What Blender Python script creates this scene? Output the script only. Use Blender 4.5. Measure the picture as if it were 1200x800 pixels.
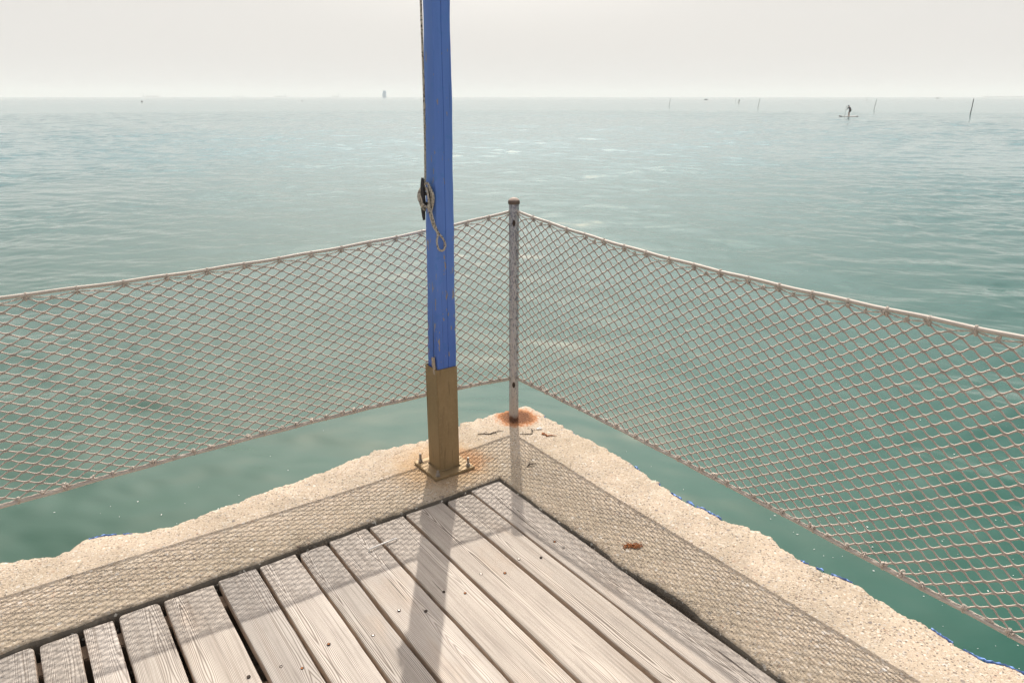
import bpy, bmesh, math, random
import numpy as np
from mathutils import Vector, Matrix, Quaternion

for o in list(bpy.data.objects):
    bpy.data.objects.remove(o)
S = bpy.context.scene
COL = S.collection
rng = np.random.default_rng(7)
random.seed(7)

# ------------------------------------------------------------------ camera
F_PX = 851.0
PITCH = math.atan(287 / F_PX)
CAM_H = 1.576
cam = bpy.data.cameras.new("camera")
cam.sensor_width = 36
cam.lens = 36 * F_PX / 1200
cam.clip_start = 0.05
cam.clip_end = 60000
co = bpy.data.objects.new("camera", cam)
COL.objects.link(co)
co.location = (0, 0, CAM_H)
co.rotation_euler = (math.radians(90) - PITCH, 0, 0)
S.camera = co

# ------------------------------------------------------------------ sky, sun, exposure
SUN_EL = math.radians(48.6)
SUN_AZ = math.radians(-0.9)            # clockwise from +Y
world = bpy.data.worlds.new("World")
S.world = world
world.use_nodes = True
wt = world.node_tree
wt.nodes.clear()
wo = wt.nodes.new("ShaderNodeOutputWorld")
bg = wt.nodes.new("ShaderNodeBackground")
sky = wt.nodes.new("ShaderNodeTexSky")
sky.sky_type = 'NISHITA'
sky.sun_disc = False
sky.sun_elevation = SUN_EL
sky.sun_rotation = SUN_AZ
sky.air_density = 1.0
sky.dust_density = 6.0
sky.ozone_density = 1.0
veil = wt.nodes.new("ShaderNodeMix")    # thin milky overcast veil, denser towards the horizon
veil.data_type = 'RGBA'
tcw = wt.nodes.new("ShaderNodeTexCoord")
sepw = wt.nodes.new("ShaderNodeSeparateXYZ")
mr = wt.nodes.new("ShaderNodeMapRange")
mr.inputs[1].default_value = 0.0
mr.inputs[2].default_value = 0.75
mr.inputs[3].default_value = 0.93
mr.inputs[4].default_value = 0.45
wt.links.new(tcw.outputs["Generated"], sepw.inputs[0])
wt.links.new(sepw.outputs[2], mr.inputs[0])
wt.links.new(mr.outputs[0], veil.inputs[0])
wt.links.new(sky.outputs[0], veil.inputs[6])
veil.inputs[7].default_value = (7.6, 7.38, 7.12, 1)
# the veil is brightest around the sun, as on any hazy day
dt = wt.nodes.new("ShaderNodeVectorMath")
dt.operation = 'DOT_PRODUCT'
dt.inputs[1].default_value = (math.sin(SUN_AZ) * math.cos(SUN_EL), math.cos(SUN_AZ) * math.cos(SUN_EL), math.sin(SUN_EL))
wt.links.new(tcw.outputs["Generated"], dt.inputs[0])
au = wt.nodes.new("ShaderNodeMapRange")
au.interpolation_type = 'SMOOTHSTEP'
au.inputs[1].default_value = 0.70
au.inputs[2].default_value = 1.0
au.inputs[3].default_value = 1.0
au.inputs[4].default_value = 2.7
wt.links.new(dt.outputs["Value"], au.inputs[0])
gl = wt.nodes.new("ShaderNodeVectorMath")
gl.operation = 'SCALE'
wt.links.new(veil.outputs[2], gl.inputs[0])
wt.links.new(au.outputs[0], gl.inputs[3])
wt.links.new(gl.outputs[0], bg.inputs[0])
bg.inputs[1].default_value = 0.085
wt.links.new(bg.outputs[0], wo.inputs[0])

sl = bpy.data.lights.new("sun", 'SUN')
sl.energy = 3.6
sl.angle = math.radians(0.55)
sl.color = (1.0, 0.94, 0.86)
so = bpy.data.objects.new("sun", sl)
COL.objects.link(so)
sdir = Vector((math.sin(SUN_AZ) * math.cos(SUN_EL), math.cos(SUN_AZ) * math.cos(SUN_EL), math.sin(SUN_EL)))
so.rotation_euler = sdir.to_track_quat('Z', 'Y').to_euler()
so.location = (0, 6, 8)

S.view_settings.view_transform = 'Standard'
S.view_settings.look = 'None'
S.view_settings.exposure = 0.39
S.view_settings.gamma = 1
S.cycles.volume_bounces = 1

# ------------------------------------------------------------------ frame of the pier: a runs along the left arm, b along the right arm
PB = np.array([0.009, 3.431, 0.0])                 # foot of the corner post
AX = np.array([-0.8143, -0.5805, 0.0])
BX = np.array([0.5805, -0.8143, 0.0])
ROT = math.atan2(AX[1], AX[0])
WATER_Z = -1.45


def W(a, b, z=0.0):
    return Vector(PB + a * AX + b * BX + np.array([0, 0, z]))


# ------------------------------------------------------------------ helpers
def mesh_from(name, verts, faces, mat=None, smooth=True):
    me = bpy.data.meshes.new(name)
    verts = np.asarray(verts, dtype=np.float32)
    if isinstance(faces, np.ndarray) and faces.ndim == 2:
        nf, k = faces.shape
        me.vertices.add(len(verts))
        me.vertices.foreach_set("co", verts.ravel())
        me.loops.add(nf * k)
        me.loops.foreach_set("vertex_index", faces.astype(np.int32).ravel())
        me.polygons.add(nf)
        me.polygons.foreach_set("loop_start", np.arange(0, nf * k, k, dtype=np.int32))
        me.update(calc_edges=True)
        me.validate()
    else:
        me.from_pydata([tuple(map(float, v)) for v in verts], [], [tuple(int(i) for i in f) for f in faces])
        me.update()
    if smooth:
        me.polygons.foreach_set("use_smooth", np.ones(len(me.polygons), dtype=bool))
    if mat:
        me.materials.append(mat)
    return me


def put(name, me, parent=None, loc=None, rotz=None):
    o = bpy.data.objects.new(name, me)
    COL.objects.link(o)
    if parent:
        o.parent = parent
    if loc is not None:
        o.location = loc
    if rotz is not None:
        o.rotation_euler = (0, 0, rotz)
    return o


def tag(o, label=None, cat=None, group=None, kind=None):
    if label:
        o["label"] = label
    if cat:
        o["category"] = cat
    if group:
        o["group"] = group
    if kind:
        o["kind"] = kind
    return o


def thing(name, loc, label, cat, rotz=0.0, group=None):
    o = put(name, None, None, loc, rotz)
    o.empty_display_size = 0.1
    return tag(o, label, cat, group)


class MB:
    """collects pieces; build() links them as one mesh object"""
    def __init__(s):
        s.v, s.f, s.n = [], [], 0

    def add(s, v, f):
        v = np.asarray(v, dtype=float)
        s.v.append(v)
        s.f += [tuple(i + s.n for i in q) for q in f]
        s.n += len(v)
        return s

    def box(s, lo, hi):
        x0, y0, z0 = lo
        x1, y1, z1 = hi
        v = [(x0, y0, z0), (x1, y0, z0), (x1, y1, z0), (x0, y1, z0), (x0, y0, z1), (x1, y0, z1), (x1, y1, z1), (x0, y1, z1)]
        return s.add(v, [(3, 2, 1, 0), (4, 5, 6, 7), (0, 1, 5, 4), (1, 2, 6, 5), (2, 3, 7, 6), (3, 0, 4, 7)])

    def tube(s, pts, r, k=8, caps=True, closed=False):
        pts = np.asarray(pts, dtype=float)
        n = len(pts)
        r = np.full(n, r) if np.isscalar(r) else np.asarray(r)
        if closed:
            T = np.roll(pts, -1, 0) - np.roll(pts, 1, 0)
        else:
            T = np.gradient(pts, axis=0)
        T /= np.linalg.norm(T, axis=1)[:, None] + 1e-12
        u = np.cross(T[0], [0, 0, 1.0])
        if np.linalg.norm(u) < 1e-3:
            u = np.cross(T[0], [1.0, 0, 0])
        u /= np.linalg.norm(u)
        V = []
        an = np.linspace(0, 2 * np.pi, k, endpoint=False)
        for i in range(n):
            u = u - T[i] * (u @ T[i])
            u /= np.linalg.norm(u)
            w = np.cross(T[i], u)
            V.append(pts[i] + r[i] * (np.cos(an)[:, None] * u + np.sin(an)[:, None] * w))
        V = np.concatenate(V)
        f = []
        for i in range(n if closed else n - 1):
            j = (i + 1) % n
            for q in range(k):
                p = (q + 1) % k
                f.append((i * k + q, i * k + p, j * k + p, j * k + q))
        if caps and not closed:
            f.append(tuple(range(k - 1, -1, -1)))
            f.append(tuple((n - 1) * k + q for q in range(k)))
        return s.add(V, f)

    def lathe(s, prof, k=24, c=(0, 0, 0)):
        an = np.linspace(0, 2 * np.pi, k, endpoint=False)
        V = [np.array([c[0] + r * math.cos(t), c[1] + r * math.sin(t), c[2] + z]) for r, z in prof for t in an]
        f = []
        for i in range(len(prof) - 1):
            for q in range(k):
                p = (q + 1) % k
                f.append((i * k + q, i * k + p, (i + 1) * k + p, (i + 1) * k + q))
        if prof[0][0] > 1e-5:
            f.append(tuple(range(k - 1, -1, -1)))
        if prof[-1][0] > 1e-5:
            f.append(tuple((len(prof) - 1) * k + q for q in range(k)))
        return s.add(V, f)

    def build(s, name, mat, parent=None, smooth=True, bevel=0.0, loc=None, rotz=None, sharp=True):
        me = mesh_from(name, np.concatenate(s.v), s.f, None, smooth)
        if bevel:
            bm = bmesh.new()
            bm.from_mesh(me)
            bmesh.ops.bevel(bm, geom=list(bm.edges), offset=bevel, segments=2, affect='EDGES', clamp_overlap=True)
            bm.to_mesh(me)
            bm.free()
            if smooth:
                me.polygons.foreach_set("use_smooth", np.ones(len(me.polygons), dtype=bool))
        if smooth and sharp:
            me.set_sharp_from_angle(angle=math.radians(42))
        if mat:
            me.materials.append(mat)
        return put(name, me, parent, loc, rotz)


class G:
    """node graph helper"""
    def __init__(s, name):
        s.m = bpy.data.materials.new(name)
        s.m.use_nodes = True
        s.t = s.m.node_tree
        s.bsdf = s.t.nodes["Principled BSDF"]
        s._tc = None

    def n(s, typ, **kw):
        nd = s.t.nodes.new(typ)
        for k, v in kw.items():
            setattr(nd, k, v)
        return nd

    def _set(s, sock, v):
        if v is None:
            return
        if isinstance(v, bpy.types.NodeSocket):
            s.t.links.new(v, sock)
        elif isinstance(v, (tuple, list)) and sock.type == 'RGBA' and len(v) == 3:
            sock.default_value = (*v, 1)
        else:
            sock.default_value = v

    def obj(s):
        if not s._tc:
            s._tc = s.n("ShaderNodeTexCoord")
        return s._tc.outputs["Object"]

    def pos(s):
        return s.n("ShaderNodeNewGeometry").outputs["Position"]

    def mapping(s, vec, scale=(1, 1, 1), loc=(0, 0, 0), rot=(0, 0, 0)):
        m = s.n("ShaderNodeMapping")
        s._set(m.inputs[0], vec)
        s._set(m.inputs[1], loc)
        s._set(m.inputs[2], rot)
        s._set(m.inputs[3], scale)
        return m.outputs[0]

    def noise(s, vec, scale, detail=3, rough=0.55, dist=0.0, color=False):
        m = s.n("ShaderNodeTexNoise")
        s._set(m.inputs["Vector"], vec)
        s._set(m.inputs["Scale"], scale)
        s._set(m.inputs["Detail"], detail)
        s._set(m.inputs["Roughness"], rough)
        s._set(m.inputs["Distortion"], dist)
        return m.outputs["Color" if color else "Fac"]

    def vor(s, vec, scale, feature='F1', rand=1.0):
        m = s.n("ShaderNodeTexVoronoi", feature=feature)
        s._set(m.inputs["Vector"], vec)
        s._set(m.inputs["Scale"], scale)
        s._set(m.inputs["Randomness"], rand)
        return m

    def ramp(s, fac, stops, interp='LINEAR'):
        m = s.n("ShaderNodeValToRGB")
        m.color_ramp.interpolation = interp
        e = m.color_ramp.elements
        while len(e) > 1:
            e.remove(e[-1])
        for i, (p, c) in enumerate(stops):
            if not isinstance(c, (tuple, list)):
                c = (c, c, c)
            if i == 0:
                e[0].position = p
                e[0].color = (*c, 1)
            else:
                q = e.new(p)
                q.color = (*c, 1)
        s._set(m.inputs[0], fac)
        return m.outputs[0]

    def mix(s, fac, a, b, blend='MIX'):
        m = s.n("ShaderNodeMix", data_type='RGBA', blend_type=blend)
        s._set(m.inputs[0], fac)
        s._set(m.inputs[6], a)
        s._set(m.inputs[7], b)
        return m.outputs[2]

    def math(s, op, a, b=None, c=None, clamp=False):
        m = s.n("ShaderNodeMath", operation=op, use_clamp=clamp)
        s._set(m.inputs[0], a)
        s._set(m.inputs[1], b)
        s._set(m.inputs[2], c)
        return m.outputs[0]

    def vmath(s, op, a, b=None):
        m = s.n("ShaderNodeVectorMath", operation=op)
        s._set(m.inputs[0], a)
        s._set(m.inputs[1], b)
        return m.outputs["Value" if op in ('LENGTH', 'DISTANCE', 'DOT_PRODUCT') else 0]

    def sep(s, v):
        m = s.n("ShaderNodeSeparateXYZ")
        s._set(m.inputs[0], v)
        return m.outputs

    def comb(s, x, y, z):
        m = s.n("ShaderNodeCombineXYZ")
        for i, q in enumerate((x, y, z)):
            s._set(m.inputs[i], q)
        return m.outputs[0]

    def rand(s):
        return s.n("ShaderNodeObjectInfo").outputs["Random"]

    def range(s, v, a, b, c=0.0, d=1.0, smooth=False):
        m = s.n("ShaderNodeMapRange")
        if smooth:
            m.interpolation_type = 'SMOOTHSTEP'
        for i, q in enumerate((v, a, b, c, d)):
            s._set(m.inputs[i], q)
        return m.outputs[0]

    def bump(s, h, strength=0.5, dist=0.01, normal=None):
        m = s.n("ShaderNodeBump")
        s._set(m.inputs["Height"], h)
        s._set(m.inputs["Strength"], strength)
        s._set(m.inputs["Distance"], dist)
        s._set(m.inputs["Normal"], normal)
        return m.outputs[0]

    def out(s, color=None, rough=None, normal=None, metallic=None, ior=None, spec=None):
        b = s.bsdf.inputs
        s._set(b["Base Color"], color)
        s._set(b["Roughness"], rough)
        s._set(b["Normal"], normal)
        s._set(b["Metallic"], metallic)
        s._set(b["IOR"], ior)
        s._set(b["Specular IOR Level"], spec)
        return s.m


# ------------------------------------------------------------------ materials
def mat_concrete():
    g = G("pebbly_concrete")
    p = g.obj()
    wob = g.vmath('ADD', p, g.vmath('SCALE', g.noise(p, 60, 2, color=True), None))
    wob.node.inputs[1]
    v1 = g.vor(p, 105)
    v2 = g.vor(p, 230)
    c1 = g.ramp(g.sep(v1.outputs["Color"])[0], [(0.0, (0.30, 0.23, 0.16)), (0.25, (0.43, 0.34, 0.25)), (0.5, (0.50, 0.41, 0.31)),
                (0.7, (0.40, 0.36, 0.31)), (0.86, (0.62, 0.55, 0.46)), (0.93, (0.34, 0.22, 0.15)), (0.97, (0.16, 0.14, 0.13)), (1.0, (0.55, 0.48, 0.40))])
    c2 = g.ramp(g.sep(v2.outputs["Color"])[1], [(0.0, (0.28, 0.22, 0.155)), (0.35, (0.44, 0.35, 0.26)), (0.75, (0.52, 0.43, 0.33)), (0.93, (0.60, 0.53, 0.45)), (0.975, (0.12, 0.11, 0.10))])
    sel = g.ramp(g.noise(p, 24, 3), [(0.42, 0.0), (0.56, 1.0)])
    col = g.mix(sel, c2, c1)
    matrix = g.mix(g.noise(p, 90, 4), (0.36, 0.285, 0.205), (0.47, 0.385, 0.29))
    e1 = g.range(v1.outputs["Distance"], 0.35, 0.62)
    col = g.mix(e1, col, matrix)
    # pits
    pit = g.ramp(g.noise(p, 150, 2, 0.6), [(0.33, 1.0), (0.375, 0.0)])
    col = g.mix(g.math('MULTIPLY', pit, 0.8), col, (0.10, 0.085, 0.07))
    # a few larger stones showing through
    v3 = g.vor(p, 42)
    big3 = g.math('MULTIPLY', g.math('GREATER_THAN', g.sep(v3.outputs["Color"])[0], 0.80), g.range(g.math('ADD', v3.outputs["Distance"], g.math('MULTIPLY', g.noise(p, 120, 2), 0.2)), 0.42, 0.36))
    col = g.mix(big3, col, g.ramp(g.sep(v3.outputs["Color"])[1], [(0.0, (0.50, 0.43, 0.35)), (0.35, (0.36, 0.31, 0.26)), (0.6, (0.62, 0.57, 0.50)), (0.85, (0.40, 0.29, 0.21)), (0.95, (0.20, 0.17, 0.15))]))
    # dark crumbs
    v4 = g.vor(p, 75)
    crumb = g.math('MULTIPLY', g.math('GREATER_THAN', g.sep(v4.outputs["Color"])[2], 0.76), g.range(v4.outputs["Distance"], 0.30, 0.22))
    col = g.mix(g.math('MULTIPLY', crumb, 0.85), col, (0.13, 0.105, 0.085))
    # damp, dusty and worn patches
    pt = g.noise(p, 7.0, 5, 0.65)
    col = g.mix(g.range(pt, 0.55, 0.72, 0.0, 0.5), col, (0.56, 0.48, 0.375))
    col = g.mix(g.range(g.noise(p, 4.3, 5, 0.7), 0.55, 0.75, 0.0, 0.55), col, (0.29, 0.245, 0.195))
    ck = g.vor(g.vmath('ADD', p, g.vmath('MULTIPLY', g.noise(p, 9, 4, color=True), (0.12, 0.12, 0.0))), 3.1, 'DISTANCE_TO_EDGE')
    ckm = g.math('MULTIPLY', g.range(ck.outputs["Distance"], 0.006, 0.002), g.range(g.noise(p, 2.6, 3), 0.52, 0.60))
    col = g.mix(g.math('MULTIPLY', ckm, 0.7), col, (0.13, 0.105, 0.08))
    # broad mottling
    big = g.ramp(g.noise(p, 3.1, 5, 0.6), [(0.3, (0.88, 0.905, 0.925)), (0.7, (1.09, 1.11, 1.155))])
    col = g.mix(1.0, col, big, 'MULTIPLY')
    # duller, dirtier band beside the deck
    xyz = g.sep(p)
    near = g.math('MINIMUM', g.math('ABSOLUTE', g.math('SUBTRACT', xyz[0], 0.36)), g.math('ABSOLUTE', g.math('SUBTRACT', xyz[1], 0.43)))
    near = g.math('ADD', near, g.math('MULTIPLY', g.math('SUBTRACT', g.noise(p, 9, 4), 0.5), 0.25))
    dirt = g.range(near, 0.02, 0.25, 0.22, 0.0, True)
    col = g.mix(dirt, col, (0.27, 0.225, 0.15))
    # rust stain round the corner post
    nz = g.math('SUBTRACT', g.math('ADD', g.math('MULTIPLY', g.noise(p, 19, 4, 0.6), 0.55), g.math('MULTIPLY', g.noise(p, 75, 5, 0.7), 0.45)), 0.5)
    d = g.math('ADD', g.vmath('LENGTH', g.mapping(p, (1, 1, 0.3), (0.02, 0.0, 0))), g.math('MULTIPLY', nz, 0.16))
    pebr = g.noise(p, 130, 2)
    f1 = g.range(d, 0.130, 0.085, 0.0, 1.0, True)
    col = g.mix(g.math('MULTIPLY', f1, g.range(pebr, 0.30, 0.58, 0.45, 1.0)), col, (0.42, 0.155, 0.042))
    f2 = g.range(d, 0.115, 0.055, 0.0, 1.0, True)
    col = g.mix(g.math('MULTIPLY', f2, g.range(pebr, 0.3, 0.6, 0.6, 1.0)), col, (0.085, 0.034, 0.016))
    # pale rust wash round the mast foot
    d2 = g.math('ADD', g.vmath('LENGTH', g.mapping(p, (1, 1, 0.3), (-0.56, -0.22, 0))), g.math('MULTIPLY', nz, 0.25))
    f3 = g.range(d2, 0.30, 0.10, 0.0, 0.55, True)
    col = g.mix(f3, col, (0.42, 0.25, 0.10))
    f4 = g.range(g.math('ADD', g.vmath('LENGTH', g.mapping(p, (1, 1, 0.3), (-0.46, -0.24, 0))), g.math('MULTIPLY', nz, 0.2)), 0.15, 0.06, 0.0, 0.38, True)
    col = g.mix(f4, col, (0.40, 0.15, 0.05))
    # the side faces: shade painted in as dark grey, with white pebbles, and blue paint on the seaward side
    up = g.sep(g.n("ShaderNodeNewGeometry").outputs["True Normal"])[2]
    side = g.range(up, 0.55, 0.15, 0.0, 1.0)
    grey = g.mix(g.ramp(g.sep(v1.outputs["Color"])[2], [(0.95, 0.0), (0.97, 1.0)]), (0.15, 0.13, 0.105), (0.55, 0.52, 0.46))
    sea = g.math('LESS_THAN', g.math('MINIMUM', xyz[0], xyz[1]), 0.16)
    paint = g.math('MULTIPLY', sea, g.range(g.noise(p, 17, 4, 0.6), 0.40, 0.46))
    sidecol = g.mix(paint, grey, (0.07, 0.17, 0.55))
    col = g.mix(side, col, sidecol)
    h = g.math('ADD', g.math('MULTIPLY', g.range(v1.outputs["Distance"], 0.0, 0.6, 1.0, 0.0), 0.6),
               g.math('SUBTRACT', g.noise(p, 190, 3), g.math('MULTIPLY', pit, 0.9)))
    h = g.math('ADD', h, g.math('MULTIPLY', g.range(v2.outputs["Distance"], 0, 0.6, 1, 0), 0.35))
    return g.out(col, 0.92, g.bump(h, g.range(g.noise(p, 5.5, 3), 0.35, 0.65, 0.25, 0.85), 0.005), spec=0.2)


def mat_wood():
    g = G("weathered_grey_boards")
    r = g.rand()
    p = g.vmath('ADD', g.obj(), g.comb(g.math('MULTIPLY', r, 37.0), g.math('MULTIPLY', r, 91.0), g.math('MULTIPLY', r, 13.0)))
    # growth rings of a flat-sawn board: distance from a wandering heart line
    s = g.sep(p)
    warp = g.noise(g.mapping(p, (3.0, 0.85, 1)), 1.3, 2, 0.45)
    warp2 = g.noise(g.mapping(p, (16, 1.5, 1)), 1.0, 2, 0.5)
    off = g.math('MULTIPLY', g.math('SUBTRACT', g.math('FRACT', g.math('MULTIPLY', r, 17.3)), 0.5), 0.09)
    so_ = g.sep(g.obj())
    u = g.math('SUBTRACT', so_[0], off)
    u2 = g.math('MULTIPLY', g.math('ABSOLUTE', u), g.range(g.math('ABSOLUTE', u), 0.0, 0.05, 10.0, 34.0))
    rad = g.math('ADD', g.math('ADD', u2, g.math('MULTIPLY', warp, 3.0)), g.math('MULTIPLY', warp2, 0.5))
    rad = g.math('ADD', rad, g.math('MULTIPLY', s[1], 0.32))
    ring = g.math('FRACT', g.math('MULTIPLY', rad, 7.5))
    line = g.ramp(ring, [(0.0, 0.3), (0.3, 0.0), (0.6, 0.2), (0.84, 1.0), (0.95, 0.9), (1.0, 0.3)])
    fib = g.noise(g.mapping(p, (190, 3.0, 60)), 1.0, 3, 0.6)
    fib2 = g.noise(g.mapping(p, (75, 1.3, 40)), 1.0, 4, 0.6)
    base = g.mix(g.noise(g.mapping(p, (7, 1.3, 3)), 1.0, 4, 0.6), (0.430, 0.392, 0.352), (0.560, 0.518, 0.473))
    base = g.mix(1.0, base, g.ramp(r, [(0.0, (0.80, 0.80, 0.80)), (0.35, (0.93, 0.92, 0.90)), (0.6, (1.02, 0.99, 0.95)), (1.0, (1.10, 1.09, 1.08))]), 'MULTIPLY')
    # blonder worn patches
    blond = g.range(g.noise(g.mapping(p, (5, 1.7, 1)), 1.2, 4, 0.6), 0.58, 0.74, 0.0, 0.45)
    base = g.mix(blond, base, (0.50, 0.385, 0.285))
    col = g.mix(g.math('MULTIPLY', line, g.range(g.noise(g.mapping(p, (9, 1.2, 1)), 1.0, 3), 0.35, 0.65, 0.5, 1.0)), base, (0.090, 0.068, 0.052))
    col = g.mix(g.range(fib, 0.50, 0.74, 0.0, 0.7), col, (0.17, 0.145, 0.125))
    col = g.mix(g.range(fib2, 0.54, 0.74, 0.0, 0.6), col, (0.22, 0.18, 0.145))
    # drying cracks
    cr = g.noise(g.mapping(p, (85, 1.6, 20)), 1.0, 2, 0.5, 0.3)
    crack = g.ramp(cr, [(0.25, 1.0), (0.29, 0.0)])
    col = g.mix(g.math('MULTIPLY', crack, 0.85), col, (0.055, 0.042, 0.035))
    # knots
    kv = g.vor(g.mapping(p, (7.5, 2.1, 0)), 1.0)
    kn = g.range(kv.outputs["Distance"], 0.075, 0.05, 0.0, 1.0, True)
    kr = g.math('GREATER_THAN', g.sep(kv.outputs["Color"])[0], 0.35)
    col = g.mix(g.math('MULTIPLY', g.math('MULTIPLY', kn, kr), 0.75), col, (0.13, 0.095, 0.07))
    # grime in scattered patches
    grime = g.range(g.noise(g.mapping(p, (30, 9, 9)), 1.0, 4), 0.55, 0.75, 0.0, 0.35)
    col = g.mix(grime, col, (0.24, 0.21, 0.185))
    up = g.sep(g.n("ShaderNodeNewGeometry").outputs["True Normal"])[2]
    col = g.mix(g.range(up, 0.7, 0.2, 0.0, 0.8), col, (0.46, 0.365, 0.285))  # side faces painted paler brown, standing in for bounced light in the gaps
    h = g.math('ADD', g.math('MULTIPLY', line, -0.8), g.math('MULTIPLY', fib, -0.55))
    h = g.math('ADD', h, g.math('MULTIPLY', crack, -2.0))
    h = g.math('ADD', h, g.math('MULTIPLY', fib2, -0.6))
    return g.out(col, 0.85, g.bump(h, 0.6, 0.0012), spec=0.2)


def mat_water():
    g = G("sea_water")
    p = g.pos()
    s = g.sep(p)
    r = g.vmath('LENGTH', g.comb(s[0], s[1], 0))
    # deep green on the right, sandier and milkier on the left
    t = g.math('ADD', g.math('MULTIPLY', s[0], 0.11), g.math('MULTIPLY', g.math('SUBTRACT', g.noise(p, 0.35, 4), 0.5), 1.1))
    sandy = g.range(t, -0.45, 0.42, 1.0, 0.0, True)
    deep = g.mix(g.noise(p, 0.8, 3), (0.006, 0.060, 0.040), (0.012, 0.080, 0.056))
    milk = g.mix(g.noise(p, 0.6, 3), (0.030, 0.075, 0.050), (0.048, 0.096, 0.068))
    col = g.mix(sandy, deep, milk)
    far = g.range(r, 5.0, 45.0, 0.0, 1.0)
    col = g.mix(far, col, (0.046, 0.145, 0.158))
    # fine ripples on top of the modelled waves
    n1 = g.noise(g.mapping(p, (1, 1.5, 1), rot=(0, 0, 0.25)), 5.5, 4, 0.55, 0.4)
    n2 = g.noise(g.mapping(p, (0.55, 1.4, 1), rot=(0, 0, -0.2)), 1.1, 5, 0.6, 0.3)
    wind = g.range(g.noise(g.mapping(p, (0.4, 1.6, 1), rot=(0, 0, 0.12)), 0.035, 5, 0.65), 0.35, 0.65, 0.35, 1.25)
    b1 = g.math('MULTIPLY', wind, g.range(r, 4.0, 50.0, 0.035, 0.15))
    nrm = g.bump(n1, b1, 0.05)
    b2 = g.math('MULTIPLY', wind, g.range(r, 15.0, 120.0, 0.05, 0.24))
    nrm = g.bump(n2, b2, 0.22, nrm)
    rough = g.range(r, 10.0, 150.0, 0.02, 0.10)
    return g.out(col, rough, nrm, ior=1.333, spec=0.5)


def mat_simple(name, col, rough=0.6, metallic=0.0, var=0.25, scale=20.0, bump=0.0, bscale=200.0):
    g = G(name)
    p = g.obj()
    c = g.mix(g.noise(p, scale, 4, 0.6), tuple(x * (1 - var) for x in col), tuple(min(1, x * (1 + var)) for x in col))
    nm = g.bump(g.noise(p, bscale, 3), bump, 0.002) if bump else None
    return g.out(c, rough, nm, metallic)


def mat_blue():
    g = G("blue_paint_on_timber")
    p = g.obj()
    s = g.sep(p)
    st = g.mapping(p, (26, 26, 1.6))
    c = g.mix(g.noise(st, 1.0, 5, 0.6), (0.085, 0.172, 0.50), (0.140, 0.262, 0.66))
    c = g.mix(g.range(g.noise(p, 16, 4, 0.65), 0.56, 0.70, 0, 0.5), c, (0.06, 0.20, 0.50))
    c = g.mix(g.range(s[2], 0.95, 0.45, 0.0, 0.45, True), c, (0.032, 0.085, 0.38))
    # bare timber where the paint has flaked, more of it low down
    ch = g.noise(g.mapping(p, (75, 75, 17)), 1.0, 3, 0.6)
    low = g.range(s[2], 2.2, 0.5, 0.30, 0.375)
    chip = g.math('LESS_THAN', ch, low)
    c = g.mix(chip, c, (0.34, 0.28, 0.21))
    # drying cracks along the grain
    cr = g.noise(g.mapping(p, (120, 120, 1.1)), 1.0, 2, 0.5, 0.2)
    crack = g.ramp(cr, [(0.27, 1.0), (0.31, 0.0)])
    c = g.mix(g.math('MULTIPLY', crack, 0.8), c, (0.02, 0.035, 0.11))
    h = g.math('ADD', g.math('MULTIPLY', crack, -1.0), g.math('MULTIPLY', chip, -0.8))
    h = g.math('ADD', h, g.math('MULTIPLY', g.noise(st, 3.0, 4), 0.5))
    return g.out(c, 0.55, g.bump(h, 0.5, 0.002), spec=0.35)


def mat_shoe():
    g = G("rusty_brown_steel")
    p = g.obj()
    c = g.mix(g.noise(g.mapping(p, (30, 30, 12)), 1.0, 5, 0.65), (0.215, 0.145, 0.068), (0.370, 0.262, 0.135))
    c = g.mix(g.range(g.noise(p, 110, 3, 0.6), 0.56, 0.72, 0, 0.55), c, (0.38, 0.27, 0.15))
    c = g.mix(g.range(g.noise(g.mapping(p, (60, 60, 7)), 1.0, 4), 0.58, 0.72, 0, 0.6), c, (0.11, 0.07, 0.035))
    return g.out(c, 0.62, g.bump(g.noise(p, 240, 3), 0.35, 0.0015), 0.25)


def mat_galv():
    g = G("mottled_galvanised_steel")
    p = g.obj()
    sp = g.noise(g.mapping(p, (150, 150, 75)), 1.0, 4, 0.7)
    c = g.mix(g.noise(p, 7, 3), (0.44, 0.425, 0.425), (0.56, 0.54, 0.53))
    zz = g.sep(p)[2]
    thr = g.range(g.math('ADD', zz, g.math('MULTIPLY', g.noise(p, 6, 3), 0.4)), 0.2, 1.3, 0.585, 0.50)
    c = g.mix(g.range(g.math('SUBTRACT', sp, thr), 0.0, 0.02, 0, 0.85), c, (0.14, 0.145, 0.175))
    c = g.mix(g.range(zz, 0.32, 0.05, 0, 0.5, True), c, (0.40, 0.34, 0.27))
    c = g.mix(g.range(g.math('ADD', zz, g.math('MULTIPLY', g.noise(p, 30, 3), 0.04)), 0.05, 0.03, 0, 0.9), c, (0.15, 0.06, 0.025))
    return g.out(c, 0.6, g.bump(sp, 0.25, 0.001), 0.3)


def mat_rope(name, light, dark, thr):
    g = G(name)
    p = g.obj()
    n = g.noise(g.mapping(p, (1, 1, 1)), 210, 2, 0.5)
    c = g.mix(g.range(n, thr, thr + 0.05), light, dark)
    return g.out(c, 0.85, g.bump(g.noise(p, 500, 2), 0.5, 0.001), spec=0.2)


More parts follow.
